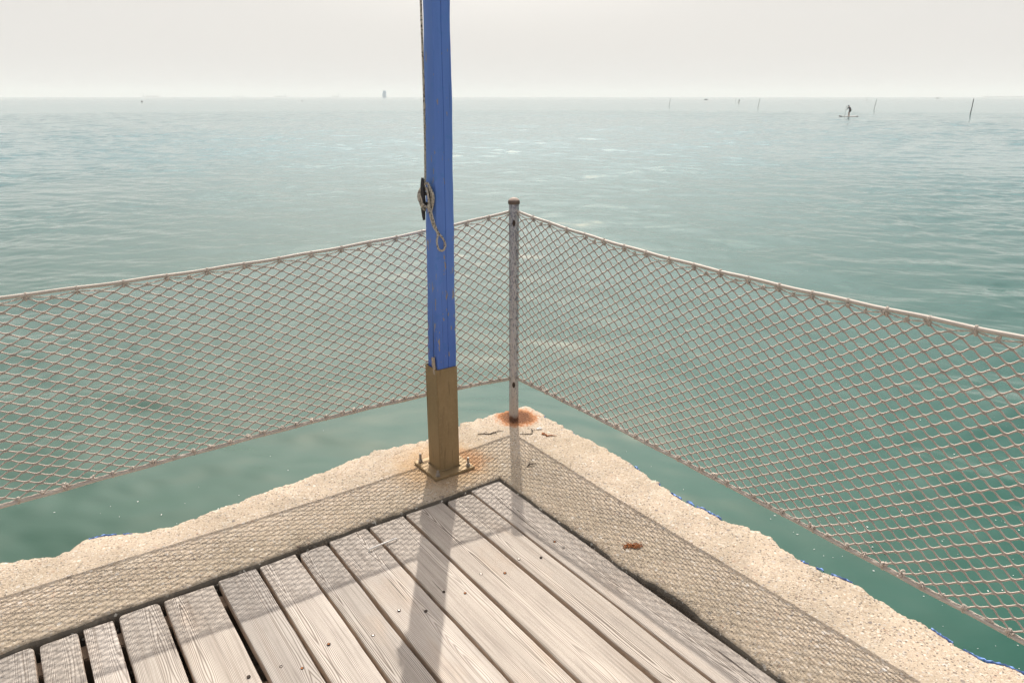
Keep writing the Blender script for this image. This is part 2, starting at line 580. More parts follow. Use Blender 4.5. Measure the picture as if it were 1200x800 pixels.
M_CONC = mat_concrete()
M_WOOD = mat_wood()
M_WATER = mat_water()
M_BLUE = mat_blue()
M_SHOE = mat_shoe()
M_GALV = mat_galv()
M_NET = mat_simple("weathered_net_cord", (0.46, 0.385, 0.33), 0.7, var=0.22, scale=14, bump=0.3, bscale=900)
M_CABLE = mat_simple("sun_bleached_edge_rope", (0.50, 0.44, 0.38), 0.65, var=0.18, scale=18, bump=0.25, bscale=500)
M_KNOT = mat_simple("frayed_lacing_cord", (0.58, 0.50, 0.43), 0.9, var=0.3, scale=120, bump=0.5, bscale=900)
M_HALYARD = mat_rope("flecked_halyard_rope", (0.50, 0.44, 0.36), (0.05, 0.045, 0.05), 0.54)
M_BLACK = mat_simple("black_cleat_plastic", (0.025, 0.022, 0.024), 0.5, var=0.4, scale=60)
M_CAP = mat_simple("brown_rusted_cap", (0.30, 0.225, 0.18), 0.7, 0.0, var=0.35, scale=60)
M_CAPRIM = mat_simple("brown_cap_rim", (0.13, 0.085, 0.06), 0.7, 0.0, var=0.35, scale=80)
M_BOLT = mat_simple("grey_steel_bolt", (0.30, 0.26, 0.22), 0.45, 0.6, var=0.3, scale=150)
M_RUST = mat_simple("dark_orange_rust", (0.30, 0.105, 0.03), 0.9, var=0.6, scale=180, bump=0.5, bscale=500)
M_DARKHOLE = mat_simple("dark_rusted_recess", (0.045, 0.03, 0.022), 0.9, var=0.4, scale=200)
M_SCREW = mat_simple("bright_screw_steel", (0.46, 0.42, 0.38), 0.45, 0.5, var=0.25, scale=200)
M_STAPLE = mat_simple("pale_bent_wire", (0.70, 0.67, 0.63), 0.4, 0.2, var=0.15, scale=200)
M_JOIST = mat_simple("brown_joist_timber", (0.24, 0.18, 0.13), 0.9, var=0.35, scale=25, bump=0.4)
M_WEDGE = mat_simple("bare_pale_timber", (0.42, 0.34, 0.26), 0.8, var=0.25, scale=60)
M_CHIP = mat_simple("blue_paint_chip", (0.16, 0.30, 0.68), 0.6, var=0.45, scale=120, bump=0.4)
M_TWIG = mat_simple("dark_dry_twig", (0.06, 0.045, 0.035), 0.9, var=0.5, scale=160)
M_SHELL = mat_simple("white_shell", (0.75, 0.72, 0.66), 0.5, var=0.1, scale=100)
M_FOAM = mat_simple("white_foam", (0.72, 0.74, 0.70), 0.9, var=0.12, scale=60)

# ------------------------------------------------------------------ water: one sheet to the horizon, with modelled waves
NW = 64
_lam = np.exp(rng.uniform(np.log(0.20), np.log(3.2), NW))
_th = math.radians(-100) + rng.normal(0, math.radians(42), NW)
_k = 2 * np.pi / _lam
_kx, _ky = _k * np.cos(_th), _k * np.sin(_th)
_ph = rng.uniform(0, 2 * np.pi, NW)
_slope = 0.0112 * (_lam / 0.8) ** 0.05
_amp = _slope / _k * math.sqrt(2) * 1.0


def wave(x, y, cell=0.0):
    """height of the sea at x, y; waves too short for the local mesh are left to the bump map"""
    x = np.asarray(x, float)
    y = np.asarray(y, float)
    z = np.zeros_like(x)
    gx = 0.06 * np.sin(0.9 * x + 0.7 * y) + 0.08 * np.sin(0.37 * x - 0.6 * y + 1)
    q1 = np.sin(0.83 * x + 0.61 * y + 0.7) + np.sin(0.29 * x - 0.47 * y + 2.0) + np.sin(-0.52 * x + 0.21 * y + 4.1)
    q2 = np.sin(0.061 * x + 0.043 * y + 1.0) + np.sin(0.027 * x - 0.083 * y) + np.sin(0.11 * x + 0.13 * y + 3.0)
    gust = 0.55 + 0.85 * np.clip(0.5 + 0.21 * q1 + 0.17 * q2, 0, 1.4) ** 1.4
    r = np.hypot(x, y)
    calm = 0.48 + 0.52 * np.clip((r - 3.4) / 3.6, 0, 1)      # sheltered beside the pier
    for i in range(NW):
        wgt = np.clip((_lam[i] / (cell + 1e-6) - 2.5) / 2.5, 0, 1) if np.any(cell) else 1.0
        z += wgt * _amp[i] * np.sin(_kx[i] * (x + gx) + _ky[i] * (y + gx) + _ph[i])
    # choppier crests: sharpen a little
    return (z + 1.5 * z * np.abs(z)) * gust * calm


radii = [0.8]
while radii[-1] < 14000:
    r = radii[-1]
    if r < 8:
        d = 0.022
    elif r < 70:
        d = min(0.022 + (r - 8) * 0.0022, 0.11)
    else:
        d = 0.11 + (r - 70) * 0.004 if r < 170 else 0.51 + (r - 170) * 0.12
    radii.append(r + d)
radii = np.array(radii)
ang = np.radians(np.concatenate([np.linspace(-180, -66, 24)[:-1], np.arange(-66, 66, 0.135), np.linspace(66, 180, 24)[1:]]))
R2, A2 = np.meshgrid(radii, ang, indexing='ij')
X2, Y2 = R2 * np.sin(A2), R2 * np.cos(A2)
cell = np.maximum(R2 * math.radians(0.135), np.gradient(radii)[:, None] * np.ones_like(A2))
cell = np.where(np.abs(A2) > math.radians(66.2), 3.0 + cell, cell)
Z2 = wave(X2, Y2, cell) * np.clip((900 - R2) / 700, 0, 1)
nr, na = R2.shape
V = np.stack([X2, Y2, Z2], -1).reshape(-1, 3)
idx = np.arange(nr * na).reshape(nr, na)
Fq = np.stack([idx[:-1, :-1], idx[1:, :-1], idx[1:, 1:], idx[:-1, 1:]], -1).reshape(-1, 4)[:, ::-1]
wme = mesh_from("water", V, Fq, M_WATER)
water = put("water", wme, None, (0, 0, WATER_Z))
tag(water, "calm green sea with small ripples reaching to the hazy horizon", "sea", kind="structure")

# floating flecks of foam
fv, ff = [], []
for _ in range(430):
    if random.random() < 0.62:
        x, y = random.uniform(0.9, 6.5), random.uniform(1.6, 7.5)
    else:
        x, y = random.uniform(-6.0, 0.5), random.uniform(2.6, 7.5)
    if random.random() < 0.45:
        x = random.choice([2.6, -2.3, 3.6, -1.3]) + random.gauss(0, 0.5)
        y = random.choice([3.2, 4.6, 4.2]) + random.gauss(0, 0.4)
    z = float(wave(x, y)) + 0.004
    n = random.randint(4, 6)
    s0 = random.choice([0.0018, 0.0025, 0.003, 0.0045])
    t0 = random.uniform(0, 6.28)
    el = random.uniform(1.0, 2.6)
    b0 = len(fv)
    for q in range(n):
        t = q / n * 6.283
        rr = s0 * random.uniform(0.6, 1.2)
        dx, dy = rr * el * math.cos(t), rr * math.sin(t)
        fv.append((x + dx * math.cos(t0) - dy * math.sin(t0), y + dx * math.sin(t0) + dy * math.cos(t0), z))
    fv.append((x, y, z + 0.0015))
    ff += [(b0 + q, b0 + (q + 1) % n, b0 + n) for q in range(n)]
tag(put("foam_flecks", mesh_from("foam_flecks", fv, ff, M_FOAM), None, (0, 0, WATER_Z)),
    "tiny white flecks of foam floating on the green water", "foam", kind="stuff")

# ------------------------------------------------------------------ haze
hz = G("sea_haze")
hz.t.nodes.remove(hz.bsdf)
pv = hz.n("ShaderNodeVolumePrincipled")
pv.inputs["Color"].default_value = (0.88, 0.865, 0.85, 1)
pv.inputs["Density"].default_value = 3.7e-4
pv.inputs["Anisotropy"].default_value = 0.0
hz.t.links.new(pv.outputs[0], [n for n in hz.t.nodes if n.type == 'OUTPUT_MATERIAL'][0].inputs["Volume"])
hb = MB().box((-15000, -15000, WATER_Z - 1.6), (15000, 15000, 46))
ho = hb.build("haze", hz.m, smooth=False)
tag(ho, "pale sea haze fading the far water and ships", "haze", kind="stuff")


# ------------------------------------------------------------------ concrete pier (local frame a, b, z)
def smooth_noise(n, step, amp, seed):
    r = np.random.default_rng(seed)
    out = np.zeros(n)
    for st, am in ((step, amp), (step / 2.3, amp * 0.55), (step / 5, amp * 0.3)):
        m = int(n / st) + 4
        pts = r.normal(0, am, m)
        out += np.interp(np.arange(n) / st, np.arange(m), pts)
    return out


L_OUT = np.array([(-0.150, -0.100), (-0.11, -0.104), (0.043, -0.109), (0.255, -0.106), (0.40, -0.072), (0.487, -0.05), (0.60, -0.066), (0.736, -0.085),
                  (0.86, -0.062), (1.011, -0.036), (1.18, -0.022), (1.316, -0.016), (1.42, 0.0), (1.531, 0.02), (1.66, 0.03), (1.764, 0.022),
                  (1.83, -0.02), (1.88, -0.048), (1.941, -0.052), (2.0, -0.022), (2.055, -0.012), (2.12, -0.045), (2.207, -0.067), (2.35, -0.03), (2.6, -0.05),
                  (3.0, -0.02), (3.4, -0.06), (4.2, -0.04)])
R_OUT = np.array([(-0.100, -0.150), (-0.07, -0.163), (0.072, -0.155), (0.3, -0.152), (0.463, -0.162), (0.62, -0.158), (0.72, -0.15), (0.769, -0.138), (0.85, -0.13),
                  (0.95, -0.112), (1.034, -0.101), (1.15, -0.118), (1.259, -0.12), (1.33, -0.16), (1.411, -0.178), (1.48, -0.16), (1.574, -0.13), (1.66, -0.145),
                  (1.762, -0.168), (1.88, -0.15), (1.997, -0.158), (2.081, -0.146), (2.181, -0.14), (2.23, -0.17), (2.275, -0.183), (2.4, -0.15), (2.7, -0.17),
                  (3.2, -0.14), (4.8, -0.16)])


def arm_strip(out_pts, swap, inner, n, end, seed):
    """grid along one arm; columns along the arm, rows from deep on the sea side over the top to deep on the deck side"""
    t = np.concatenate([np.linspace(0, 2.5, int(n * 0.85)), np.linspace(2.5, end, int(n * 0.15) + 1)[1:]])
    n = len(t)
    s_out = out_pts[0, 0] + t / end * (out_pts[-1, 0] - out_pts[0, 0])
    o_out = np.interp(s_out, out_pts[:, 0], out_pts[:, 1])
    fade = np.clip((t - 0.02) / 0.1, 0, 1)
    cf = np.clip(1 - t / 0.12, 0, 1)
    o_out = o_out + smooth_noise(n, 9, 0.0055, seed) * fade
    s_in0, o_in0 = inner
    s_in = s_in0 + t / end * (end - s_in0)
    o_in = np.full(n, o_in0) + (smooth_noise(n, 30, 0.0028, seed + 1) + smooth_noise(n, 5, 0.0009, seed + 9)) * fade
    if swap:
        o_in = o_in - np.interp(s_in, [0.47, 0.8, 1.2, 1.32, 1.41, 1.50, 1.6, 1.75, 2.3], [0.0, -0.002, -0.002, 0.006, 0.02, 0.018, 0.008, 0.0, 0.012]) * fade
    rows = []
    lip = smooth_noise(n, 5, 0.004, seed + 2)
    for dz, do in ((-2.2, 0.02), (-0.5, -0.01), (-0.12, -0.006), (-0.05, -0.009), (-0.022, -0.012), (-0.009, -0.008), (-0.002, 0.0)):
        rows.append((s_out + (do + 0.006) * cf, o_out + do + 0.006 + lip * fade * (dz > -0.2), np.full(n, dz)))
    M = 22
    rs = np.random.default_rng(seed + 5)
    for i in range(M):
        f = (i + 0.6) / M
        s = (s_out + 0.012 * cf) * (1 - f) + (s_in - 0.012 * cf) * f
        o = (o_out + 0.012) * (1 - f) + (o_in - 0.012) * f
        z = (0.0025 * np.sin(3.1 * s + 2) * np.sin(9 * o) + rs.normal(0, 0.0006, n)) * fade - 0.002 * (f > .95)
        rows.append((s, o, z))
    for dz, do in ((-0.003, -0.006), (-0.010, 0.0), (-0.03, 0.002), (-0.08, 0.004), (-0.235, 0.0)):
        rows.append((s_in + do * cf, o_in + do + smooth_noise(n, 7, 0.0008, seed + 3 + int(-dz * 1000)) * fade, np.full(n, dz)))
    A = np.stack([np.stack(r, -1) for r in rows], 0)       # rows, n, 3
    if swap:
        A = A[..., [1, 0, 2]]
    m = A.shape[0]
    ix = np.arange(m * n).reshape(m, n)
    Q = np.stack([ix[:-1, :-1], ix[:-1, 1:], ix[1:, 1:], ix[1:, :-1]], -1).reshape(-1, 4)
    if swap:
        Q = Q[:, ::-1]
    return A.reshape(-1, 3), Q


va, qa = arm_strip(L_OUT, False, (0.400, 0.456), 640, 4.2, 11)
vb, qb = arm_strip(R_OUT, True, (0.456, 0.400), 640, 4.8, 31)
pier = thing("concrete_pier", W(0, 0, 0), "pebbly beige concrete pier edge with rust stains bordering the wooden deck", "pier", ROT)
pv_ = np.concatenate([va, vb])
pq_ = np.concatenate([qa, qb + len(va)])
pme = mesh_from("kerb", pv_, pq_, M_CONC)
bm = bmesh.new()
bm.from_mesh(pme)
bmesh.ops.remove_doubles(bm, verts=bm.verts, dist=0.0004)
bmesh.ops.recalc_face_normals(bm, faces=bm.faces)
bm.to_mesh(pme)
bm.free()
put("edge_beam", pme, pier)
MB().box((0.407, 0.463, -2.2), (4.2, 4.8, -0.235)).build("foundation_slab", M_CONC, pier, smooth=False)


def chip_strip(mb, s0, s1, swap, out_pts, w, seed):
    """ragged scrap of blue paint hanging over the sea edge"""
    r = np.random.default_rng(seed)
    n = max(6, int((s1 - s0) / 0.006))
    s = np.linspace(s0, s1, n)
    o = np.interp(s, out_pts[:, 0], out_pts[:, 1])
    env = np.sin(np.linspace(0.15, np.pi - 0.15, n)) ** 0.5
    a0 = o + r.normal(0, 0.002, n) + 0.002
    a1 = o - w * env * np.clip(r.normal(0.3, 0.5, n), 0.0, 1.2)
    am = (a0 + a1) / 2
    z0 = r.normal(0.002, 0.0015, n)
    zm = r.normal(0.0015, 0.0015, n)
    z1 = -0.006 - np.abs(r.normal(0, 0.006, n))
    rows = [(s, a0, z0), (s, am, zm), (s, a1, z1), (s, am, zm - 0.006), (s, a0, z0 - 0.005)]
    A = np.stack([np.stack(q, -1) for q in rows], 0)
    if swap:
        A = A[..., [1, 0, 2]]
    m = 5
    f = []
    for i in range(m):
        j = (i + 1) % m
        for q in range(n - 1):
            f.append((i * n + q, i * n + q + 1, j * n + q + 1, j * n + q))
    mb.add(A.reshape(-1, 3), f)


for (s0, s1, swap, w) in ((0.735, 0.775, True, 0.022), (0.99, 1.05, True, 0.016), (1.07, 1.11, True, 0.02), (1.12, 1.24, True, 0.010), (1.585, 1.61, True, 0.016),
                          (1.64, 1.665, True, 0.02), (1.69, 1.76, True, 0.007), (2.13, 2.30, True, 0.020), (2.03, 2.10, True, 0.010), (1.84, 1.93, False, 0.012), (1.79, 1.82, False, 0.008)):
    mb = MB()
    chip_strip(mb, s0, s1, swap, R_OUT if swap else L_OUT, w, int(s0 * 1000))
    mb.build("paint_flake", M_CHIP, pier, smooth=False)

# ------------------------------------------------------------------ wooden deck
DECK_Z = -0.02
deck = thing("wooden_deck", W(0, 0, 0), "weathered grey wooden deck of long parallel boards inside the concrete edge", "deck", ROT)
gaps = [2.0 + (q - 2.0) * 0.9938 for q in [0.396, 0.549, 0.680, 0.868, 1.026, 1.194, 1.314, 1.456, 1.603, 1.778, 1.917, 2.018, 2.136, 2.28, 2.42, 2.58, 2.72, 2.87, 3.01, 3.16, 3.30, 3.45, 3.60]]
gw = [0, 0.008, 0.013, 0.013, 0.011, 0.012, 0.012, 0.013, 0.017, 0.014, 0.013, 0.014, 0.013] + [0.013] * 12
B0, B1 = 0.463, 4.55


def make_board(a0, a1, b0, b1, seed):
    r = np.random.default_rng(seed)
    w = (a1 - a0) / 2
    L = b1 - b0
    ys = np.concatenate([[0, 0.0015, 0.004, 0.008, 0.013], np.linspace(0.02, L - 0.02, 150), [L - 0.006, L]])
    n = len(ys)
    rc = r.choice([0.003, 0.005, 0.008, 0.012, 0.022])
    inset = np.zeros(n)
    m = ys < rc
    inset[m] = rc - np.sqrt(np.maximum(rc * rc - (rc - ys[m]) ** 2, 0))
    wl = smooth_noise(n, 12, 0.0012, seed + 1)
    wr = smooth_noise(n, 12, 0.0012, seed + 2)
    hz_ = smooth_noise(n, 40, 0.0008, seed + 3)
    T = 0.034
    cup = r.uniform(-0.0015, 0.0015)
    tilt = r.normal(0, 0.0012)
    prof = [(-1, -T), (-1, -0.012), (-1, -0.006), (-0.993, -0.003), (-0.97, -0.0008), (-0.93, 0.0)] + [(x, 0.0) for x in np.linspace(-0.8, 0.8, 9)] + \
           [(0.93, 0.0), (0.97, -0.0008), (0.993, -0.003), (1, -0.006), (1, -0.012), (1, -T)]
    V = []
    endz = np.where(ys < 0.006, -(0.006 - ys) * 0.6, 0)
    for px, pz in prof:
        x = px * (w - inset) + np.where(px < 0, wl, wr)
        z = np.full(n, pz) + (hz_ + cup * (px * px - 0.5) + tilt * px + endz if pz > -0.02 else 0)
        V.append(np.stack([x, ys, z], -1))
    V = np.stack(V, 1)
    k = len(prof)
    ix = np.arange(n * k).reshape(n, k)
    Q = [(ix[i, j], ix[i, (j + 1) % k], ix[i + 1, (j + 1) % k], ix[i + 1, j]) for i in range(n - 1) for j in range(k)]
    Q = [q[::-1] for q in Q]
    Q.append(tuple(ix[0, ::-1][::-1]))
    Q.append(tuple(ix[-1, ::-1]))
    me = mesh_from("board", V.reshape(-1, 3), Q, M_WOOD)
    me.set_sharp_from_angle(angle=math.radians(50))
    return me


screw_px = [(1.269, 1.011), (1.149, 0.954), (1.079, 1.009), (0.981, 0.959), (0.925, 1.007), (0.824, 0.951), (0.752, 0.996), (1.398, 0.968), (1.55, 0.975),
            (1.501, 1.018), (0.662, 0.957), (0.59, 0.996), (0.488, 1.0), (0.488, 0.949), (1.72, 0.99), (1.64, 0.96)]
screw_px = [(2.0 + (q[0] - 2.0) * 0.9938, 2.79 + (q[1] - 2.79) * 0.9938) for q in screw_px]


def screw_mesh(seed, bright):
    r = random.Random(seed)
    mb = MB()
    R = 0.0045 * r.uniform(0.85, 1.15)
    mb.lathe([(R * 1.25, -0.004), (R * 1.25, 0.0006), (R * 0.95, 0.0009), (R * 0.8, -0.0008)], 14)
    if bright:
        mb.lathe([(R * 0.62, -0.002), (R * 0.62, 0.0012), (R * 0.3, 0.0016), (0.0001, 0.0016)], 12)
    return mb


scrn = 0
for i in range(len(gaps) - 1):
    a0 = gaps[i] + (gw[i] / 2 if i else 0)
    a1 = gaps[i + 1] - gw[i + 1] / 2
    r = np.random.default_rng(500 + i)
    b0 = B0 + r.uniform(-0.005, 0.006) - (0.012 if i == 0 else 0)
    b1 = B1 + r.uniform(-0.01, 0.01)
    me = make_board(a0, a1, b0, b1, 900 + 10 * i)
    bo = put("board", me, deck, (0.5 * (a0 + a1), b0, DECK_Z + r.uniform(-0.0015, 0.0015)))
    for (sa, sb) in screw_px:
        if a0 < sa < a1:
            scrn += 1
            bright = scrn % 3 != 1
            rim = screw_mesh(scrn, False).build("screw_hole", M_DARKHOLE, bo, loc=(sa - 0.5 * (a0 + a1), sb - b0, 0.0012))
            if bright:
                MB().lathe([(0.0036, -0.003), (0.0036, 0.0022), (0.002, 0.0028), (0.0001, 0.0028)], 12).build(
                    "screw", M_SCREW if scrn % 2 else M_RUST, bo, loc=(sa - 0.5 * (a0 + a1) + 0.0006, sb - b0, 0.0002))
for jb in (0.50, 0.975, 1.55, 2.15, 2.75, 3.4, 4.1):
    MB().box((0.42, jb, -0.16), (3.6, jb + 0.07, DECK_Z - 0.0345)).build("joist", M_JOIST, deck, bevel=0.004)
# bent wire staple bridging two boards
mb = MB()
sa0, sb0, sa1, sb1 = 1.095, 0.609, 0.978, 0.604
mb.tube([(sa0, sb0, DECK_Z - 0.01), (sa0, sb0, DECK_Z + 0.006), (sa0 - 0.002, sb0, DECK_Z + 0.0095), (sa0 - 0.006, sb0, DECK_Z + 0.0105), ((sa0 + sa1) / 2, (sb0 + sb1) / 2, DECK_Z + 0.011),
         (sa1 + 0.006, sb1, DECK_Z + 0.0105), (sa1 + 0.002, sb1, DECK_Z + 0.0095), (sa1, sb1, DECK_Z + 0.006), (sa1, sb1, DECK_Z - 0.01)], 0.0031, 8)
st = mb.build("staple", M_STAPLE, deck)
tag(st, "bent steel staple bridging the gap between two boards")

# ------------------------------------------------------------------ corner post of galvanised pipe
post = thing("fence_post", W(0, 0, 0), "grey mottled steel pipe post with brown cap at the pier corner", "post", ROT)
MB().lathe([(0.0238, -0.05), (0.0238, 0.3), (0.0240, 0.7), (0.0240, 1.112)], 28).build("pipe", M_GALV, post)
cp = MB().lathe([(0.0262, 1.114), (0.0262, 1.1165), (0.024, 1.119), (0.0175, 1.1245), (0.009, 1.128), (0.0001, 1.129)], 28).build("post_cap", M_CAP, post)
MB().lathe([(0.0256, 1.098), (0.0274, 1.0985), (0.0278, 1.101), (0.0278, 1.1125), (0.0268, 1.1145), (0.0240, 1.1146)], 28).build("cap_rim", M_CAPRIM, cp)
# holes in the pipe where the ropes pass, seen from the deck side
toward = np.array([2.0, 2.79]) / np.hypot(2.0, 2.79)
for hz0 in (1.012, 0.195):
    mb = MB()
    mb.lathe([(0.0001, 0.0008), (0.0062, 0.0008), (0.0080, 0.0014), (0.0092, -0.003)][::-1], 14)
    v = mb.v[0]
    # turn the disc from z-up to face the deck, taller than wide
    q = np.array([toward[0], toward[1], 0])
    t = np.array([-q[1], q[0], 0])
    up = np.array([0, 0, 1.0])
    mb.v[0] = np.outer(v[:, 0], t) * 0.9 + np.outer(v[:, 1], up) * 1.9 + np.outer(v[:, 2], q) + q * 0.0238 + up * hz0
    mb.build("rope_hole", M_DARKHOLE, post)

# ------------------------------------------------------------------ blue mast
mast = thing("wooden_mast", W(0.553, 0.236, 0), "tall blue painted wooden mast standing in a brown steel shoe", "mast", ROT)
LEAN = 0.0165
leanw = np.array([1.0, 0.0])                         # leans to the right, in world
lean = np.array([leanw @ AX[:2], leanw @ BX[:2]])     # the same in the pier frame


def mast_c(z):
    return lean * LEAN * max(z - 0.2, 0)


def mast_hw(z):
    return float(np.interp(z, [0.0, 0.45, 1.9, 3.4], [0.0455, 0.0448, 0.0376, 0.033]))


zs = np.concatenate([[0.02, 0.3], np.linspace(0.45, 3.4, 60)])
V, Q = [], []
ring0 = None
for iz, z in enumerate(zs):
    h = mast_hw(z)
    c = mast_c(z) + np.array([0.0007 * math.sin(7.3 * z + 1), 0.0008 * math.sin(9.1 * z)])
    h = h + 0.0007 * math.sin(13 * z) + 0.0004 * math.sin(37 * z)
    cr = 0.006
    ring = []
    for sx, sy, a0 in ((1, 1, 0), (-1, 1, 90), (-1, -1, 180), (1, -1, 270)):
        for t in (0, 30, 60, 90):
            an = math.radians(a0 + t)
            ring.append((sx * (h - cr) + cr * math.cos(an), sy * (h - cr) + cr * math.sin(an)))
    # a long joint groove down the face that looks at the deck (+b) 
    pts = []
    for (x, y) in ring:
        pts.append((x, y))
    i = 3                                              # between the +a+b and -a+b corners
    gx = np.interp(z, [0.45, 1.9], [-0.006, 0.004])
    pts = pts[:4] + [(gx + 0.0016, h), (gx, h - 0.0028), (gx - 0.0016, h)] + pts[4:]
    k = len(pts)
    for (x, y) in pts:
        V.append((c[0] + x, c[1] + y, z))
    if iz:
        for j in range(k):
            Q.append(((iz - 1) * k + j, (iz - 1) * k + (j + 1) % k, iz * k + (j + 1) % k, iz * k + j))
Q.append(tuple((len(zs) - 1) * k + j for j in range(k)))
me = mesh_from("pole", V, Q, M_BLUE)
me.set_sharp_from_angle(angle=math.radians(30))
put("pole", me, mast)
# steel shoe: square tube, open at the top
hs, tk, ht = 0.050, 0.004, 0.487
prof_o = [(hs, hs), (-hs, hs), (-hs, -hs), (hs, -hs)]
mb = MB()
v = [(x, y, 0.012) for x, y in prof_o] + [(x, y, ht) for x, y in prof_o] + [(x * (1 - tk / hs), y * (1 - tk / hs), ht) for x, y in prof_o] + [(x * (1 - tk / hs), y * (1 - tk / hs), 0.1) for x, y in prof_o]
f = []
for lv in range(3):
    for j in range(4):
        f.append((lv * 4 + j, lv * 4 + (j + 1) % 4, lv * 4 + 4 + (j + 1) % 4, lv * 4 + 4 + j))
mb.add(v, f)
sh = mb.build("shoe", M_SHOE, mast, bevel=0.0025)
# weld bead and base plate
MB().tube([(hs + .002, hs + .002, 0.014), (-hs - .002, hs + .002, 0.014), (-hs - .002, -hs - .002, 0.014), (hs + .002, -hs - .002, 0.014)], 0.005, 6, closed=True).build("weld_seam", M_SHOE, mast, sharp=False)
MB().box((-0.1, -0.1, 0.001), (0.1, 0.1, 0.012)).build("base_plate", M_SHOE, mast, bevel=0.002)
for (bx_, by_) in ((0.078, -0.078), (0.078, 0.078), (-0.078, 0.078), (-0.078, -0.078)):
    mb = MB()
    mb.lathe([(0.0105, 0.012), (0.0105, 0.0145), (0.009, 0.015), (0.009, 0.024), (0.008, 0.0255), (0.0055, 0.0256), (0.0055, 0.052 if by_ < 0 or bx_ < 0 else 0.036), (0.0045, 0.0535 if by_ < 0 or bx_ < 0 else 0.0375)], 6 if False else 12, (bx_, by_, 0))
    mb.build("anchor_bolt", M_BOLT, mast)
# pale wooden wedge driven in between shoe and timber
mb = MB()
mb.add([(0.0445, 0.020, 0.44), (0.0490, 0.020, 0.44), (0.0490, 0.038, 0.44), (0.0445, 0.038, 0.44),
        (0.0455, 0.012, 0.535), (0.0535, 0.012, 0.535), (0.0535, 0.030, 0.538), (0.0455, 0.030, 0.538)],
       [(3, 2, 1, 0), (4, 5, 6, 7), (0, 1, 5, 4), (1, 2, 6, 5), (2, 3, 7, 6), (3, 0, 4, 7)])
mb.build("wedge", M_WEDGE, mast, bevel=0.0012)

# cleat on the left face
CZ = 1.195
c0 = mast_c(CZ)
face = c0[0] + mast_hw(CZ)
CX = face + 0.034
mb = MB()
zz = np.linspace(-0.082, 0.082, 21)
pts = [(CX + 0.006 * math.cos(z / 0.082 * 1.5) - 0.006 + 0.004 * abs(z) / 0.082, c0[1], CZ + z) for z in zz]
rad = [0.0045 + 0.0055 * math.cos(z / 0.082 * 1.42) for z in zz]
mb.tube(pts, rad, 10)
for dz in (-0.02, 0.02):
    mb.tube([(face - 0.002, c0[1], CZ + dz * 1.2), (face + 0.015, c0[1], CZ + dz), (CX, c0[1], CZ + dz * 0.9)], [0.011, 0.007, 0.007], 8)
mb.box((face - 0.001, c0[1] - 0.011, CZ - 0.045), (face + 0.005, c0[1] + 0.011, CZ + 0.045))
mb.build("cleat", M_BLACK, mast, sharp=False)


# halyard: comes down the mast, is made fast on the cleat in a figure of eight, ends in a hanging loop
def spline(P, n):
    P = np.asarray(P, float)
    d = np.concatenate([[0], np.cumsum(np.linalg.norm(np.diff(P, axis=0), axis=1))])
    t = np.linspace(0, d[-1], n)
    # Catmull-Rom through the points
    out = []
    Pp = np.vstack([2 * P[0] - P[1], P, 2 * P[-1] - P[-2]])
    for tt in t:
        i = min(max(np.searchsorted(d, tt) - 1, 0), len(P) - 2)
        u = (tt - d[i]) / (d[i + 1] - d[i] + 1e-9)
        p0, p1, p2, p3 = Pp[i], Pp[i + 1], Pp[i + 2], Pp[i + 3]
        out.append(0.5 * ((2 * p1) + (-p0 + p2) * u + (2 * p0 - 5 * p1 + 4 * p2 - p3) * u * u + (-p0 + 3 * p1 - 3 * p2 + p3) * u ** 3))
    return np.array(out)


RR = 0.0042
hal = thing("halyard_rope", W(0.553, 0.236, 0), "flecked white cord running down the mast and looped round its black cleat", "rope", ROT)
ca, cb = CX - 0.014, c0[1]
P = [(mast_c(3.35)[0] + mast_hw(3.35) + 0.030, mast_c(3.35)[1] - 0.004, 3.35), (mast_c(2.2)[0] + mast_hw(2.2) + 0.029, mast_c(2.2)[1] - 0.004, 2.2),
     (mast_c(1.6)[0] + mast_hw(1.6) + 0.022, mast_c(1.6)[1], 1.6), (ca - 0.004, cb - 0.004, 1.32), (ca - 0.002, cb - 0.008, 1.262)]
for turn in range(3):
    e = turn * 0.0085
    P += [(ca + 0.002, cb - 0.020, CZ + 0.048), (CX + 0.010, cb - 0.012 - e * 0.3, CZ + 0.018), (CX + 0.009 + e * 0.3, cb + 0.004, CZ - 0.012), (ca + 0.004, cb + 0.024 + e * 0.5, CZ - 0.036), (ca - 0.004, cb + 0.026, CZ - 0.050),
          (ca - 0.005, cb + 0.030 + e * 0.8, CZ - 0.018), (ca - 0.006, cb + 0.033 + e * 0.9, CZ + 0.016), (ca - 0.002, cb + 0.022 + e * 0.7, CZ + 0.048 - e * 0.3), (ca, cb + 0.008, CZ + 0.062),
          (CX + 0.010, cb - 0.004, CZ + 0.032 - e), (CX + 0.011 + e * 0.2, cb + 0.008, CZ - 0.004 - e), (ca + 0.010, cb + 0.004, CZ - 0.044), (ca - 0.003, cb - 0.016, CZ - 0.036), (ca - 0.004, cb - 0.022, CZ + 0.01)]
P += [(ca + 0.002, cb + 0.006, CZ + 0.045), (ca + 0.008, cb + 0.034, CZ + 0.01), (ca + 0.008, cb + 0.034, CZ - 0.040)]
MB().tube(spline(P, 560), RR, 7).build("line", M_HALYARD, hal, sharp=False)
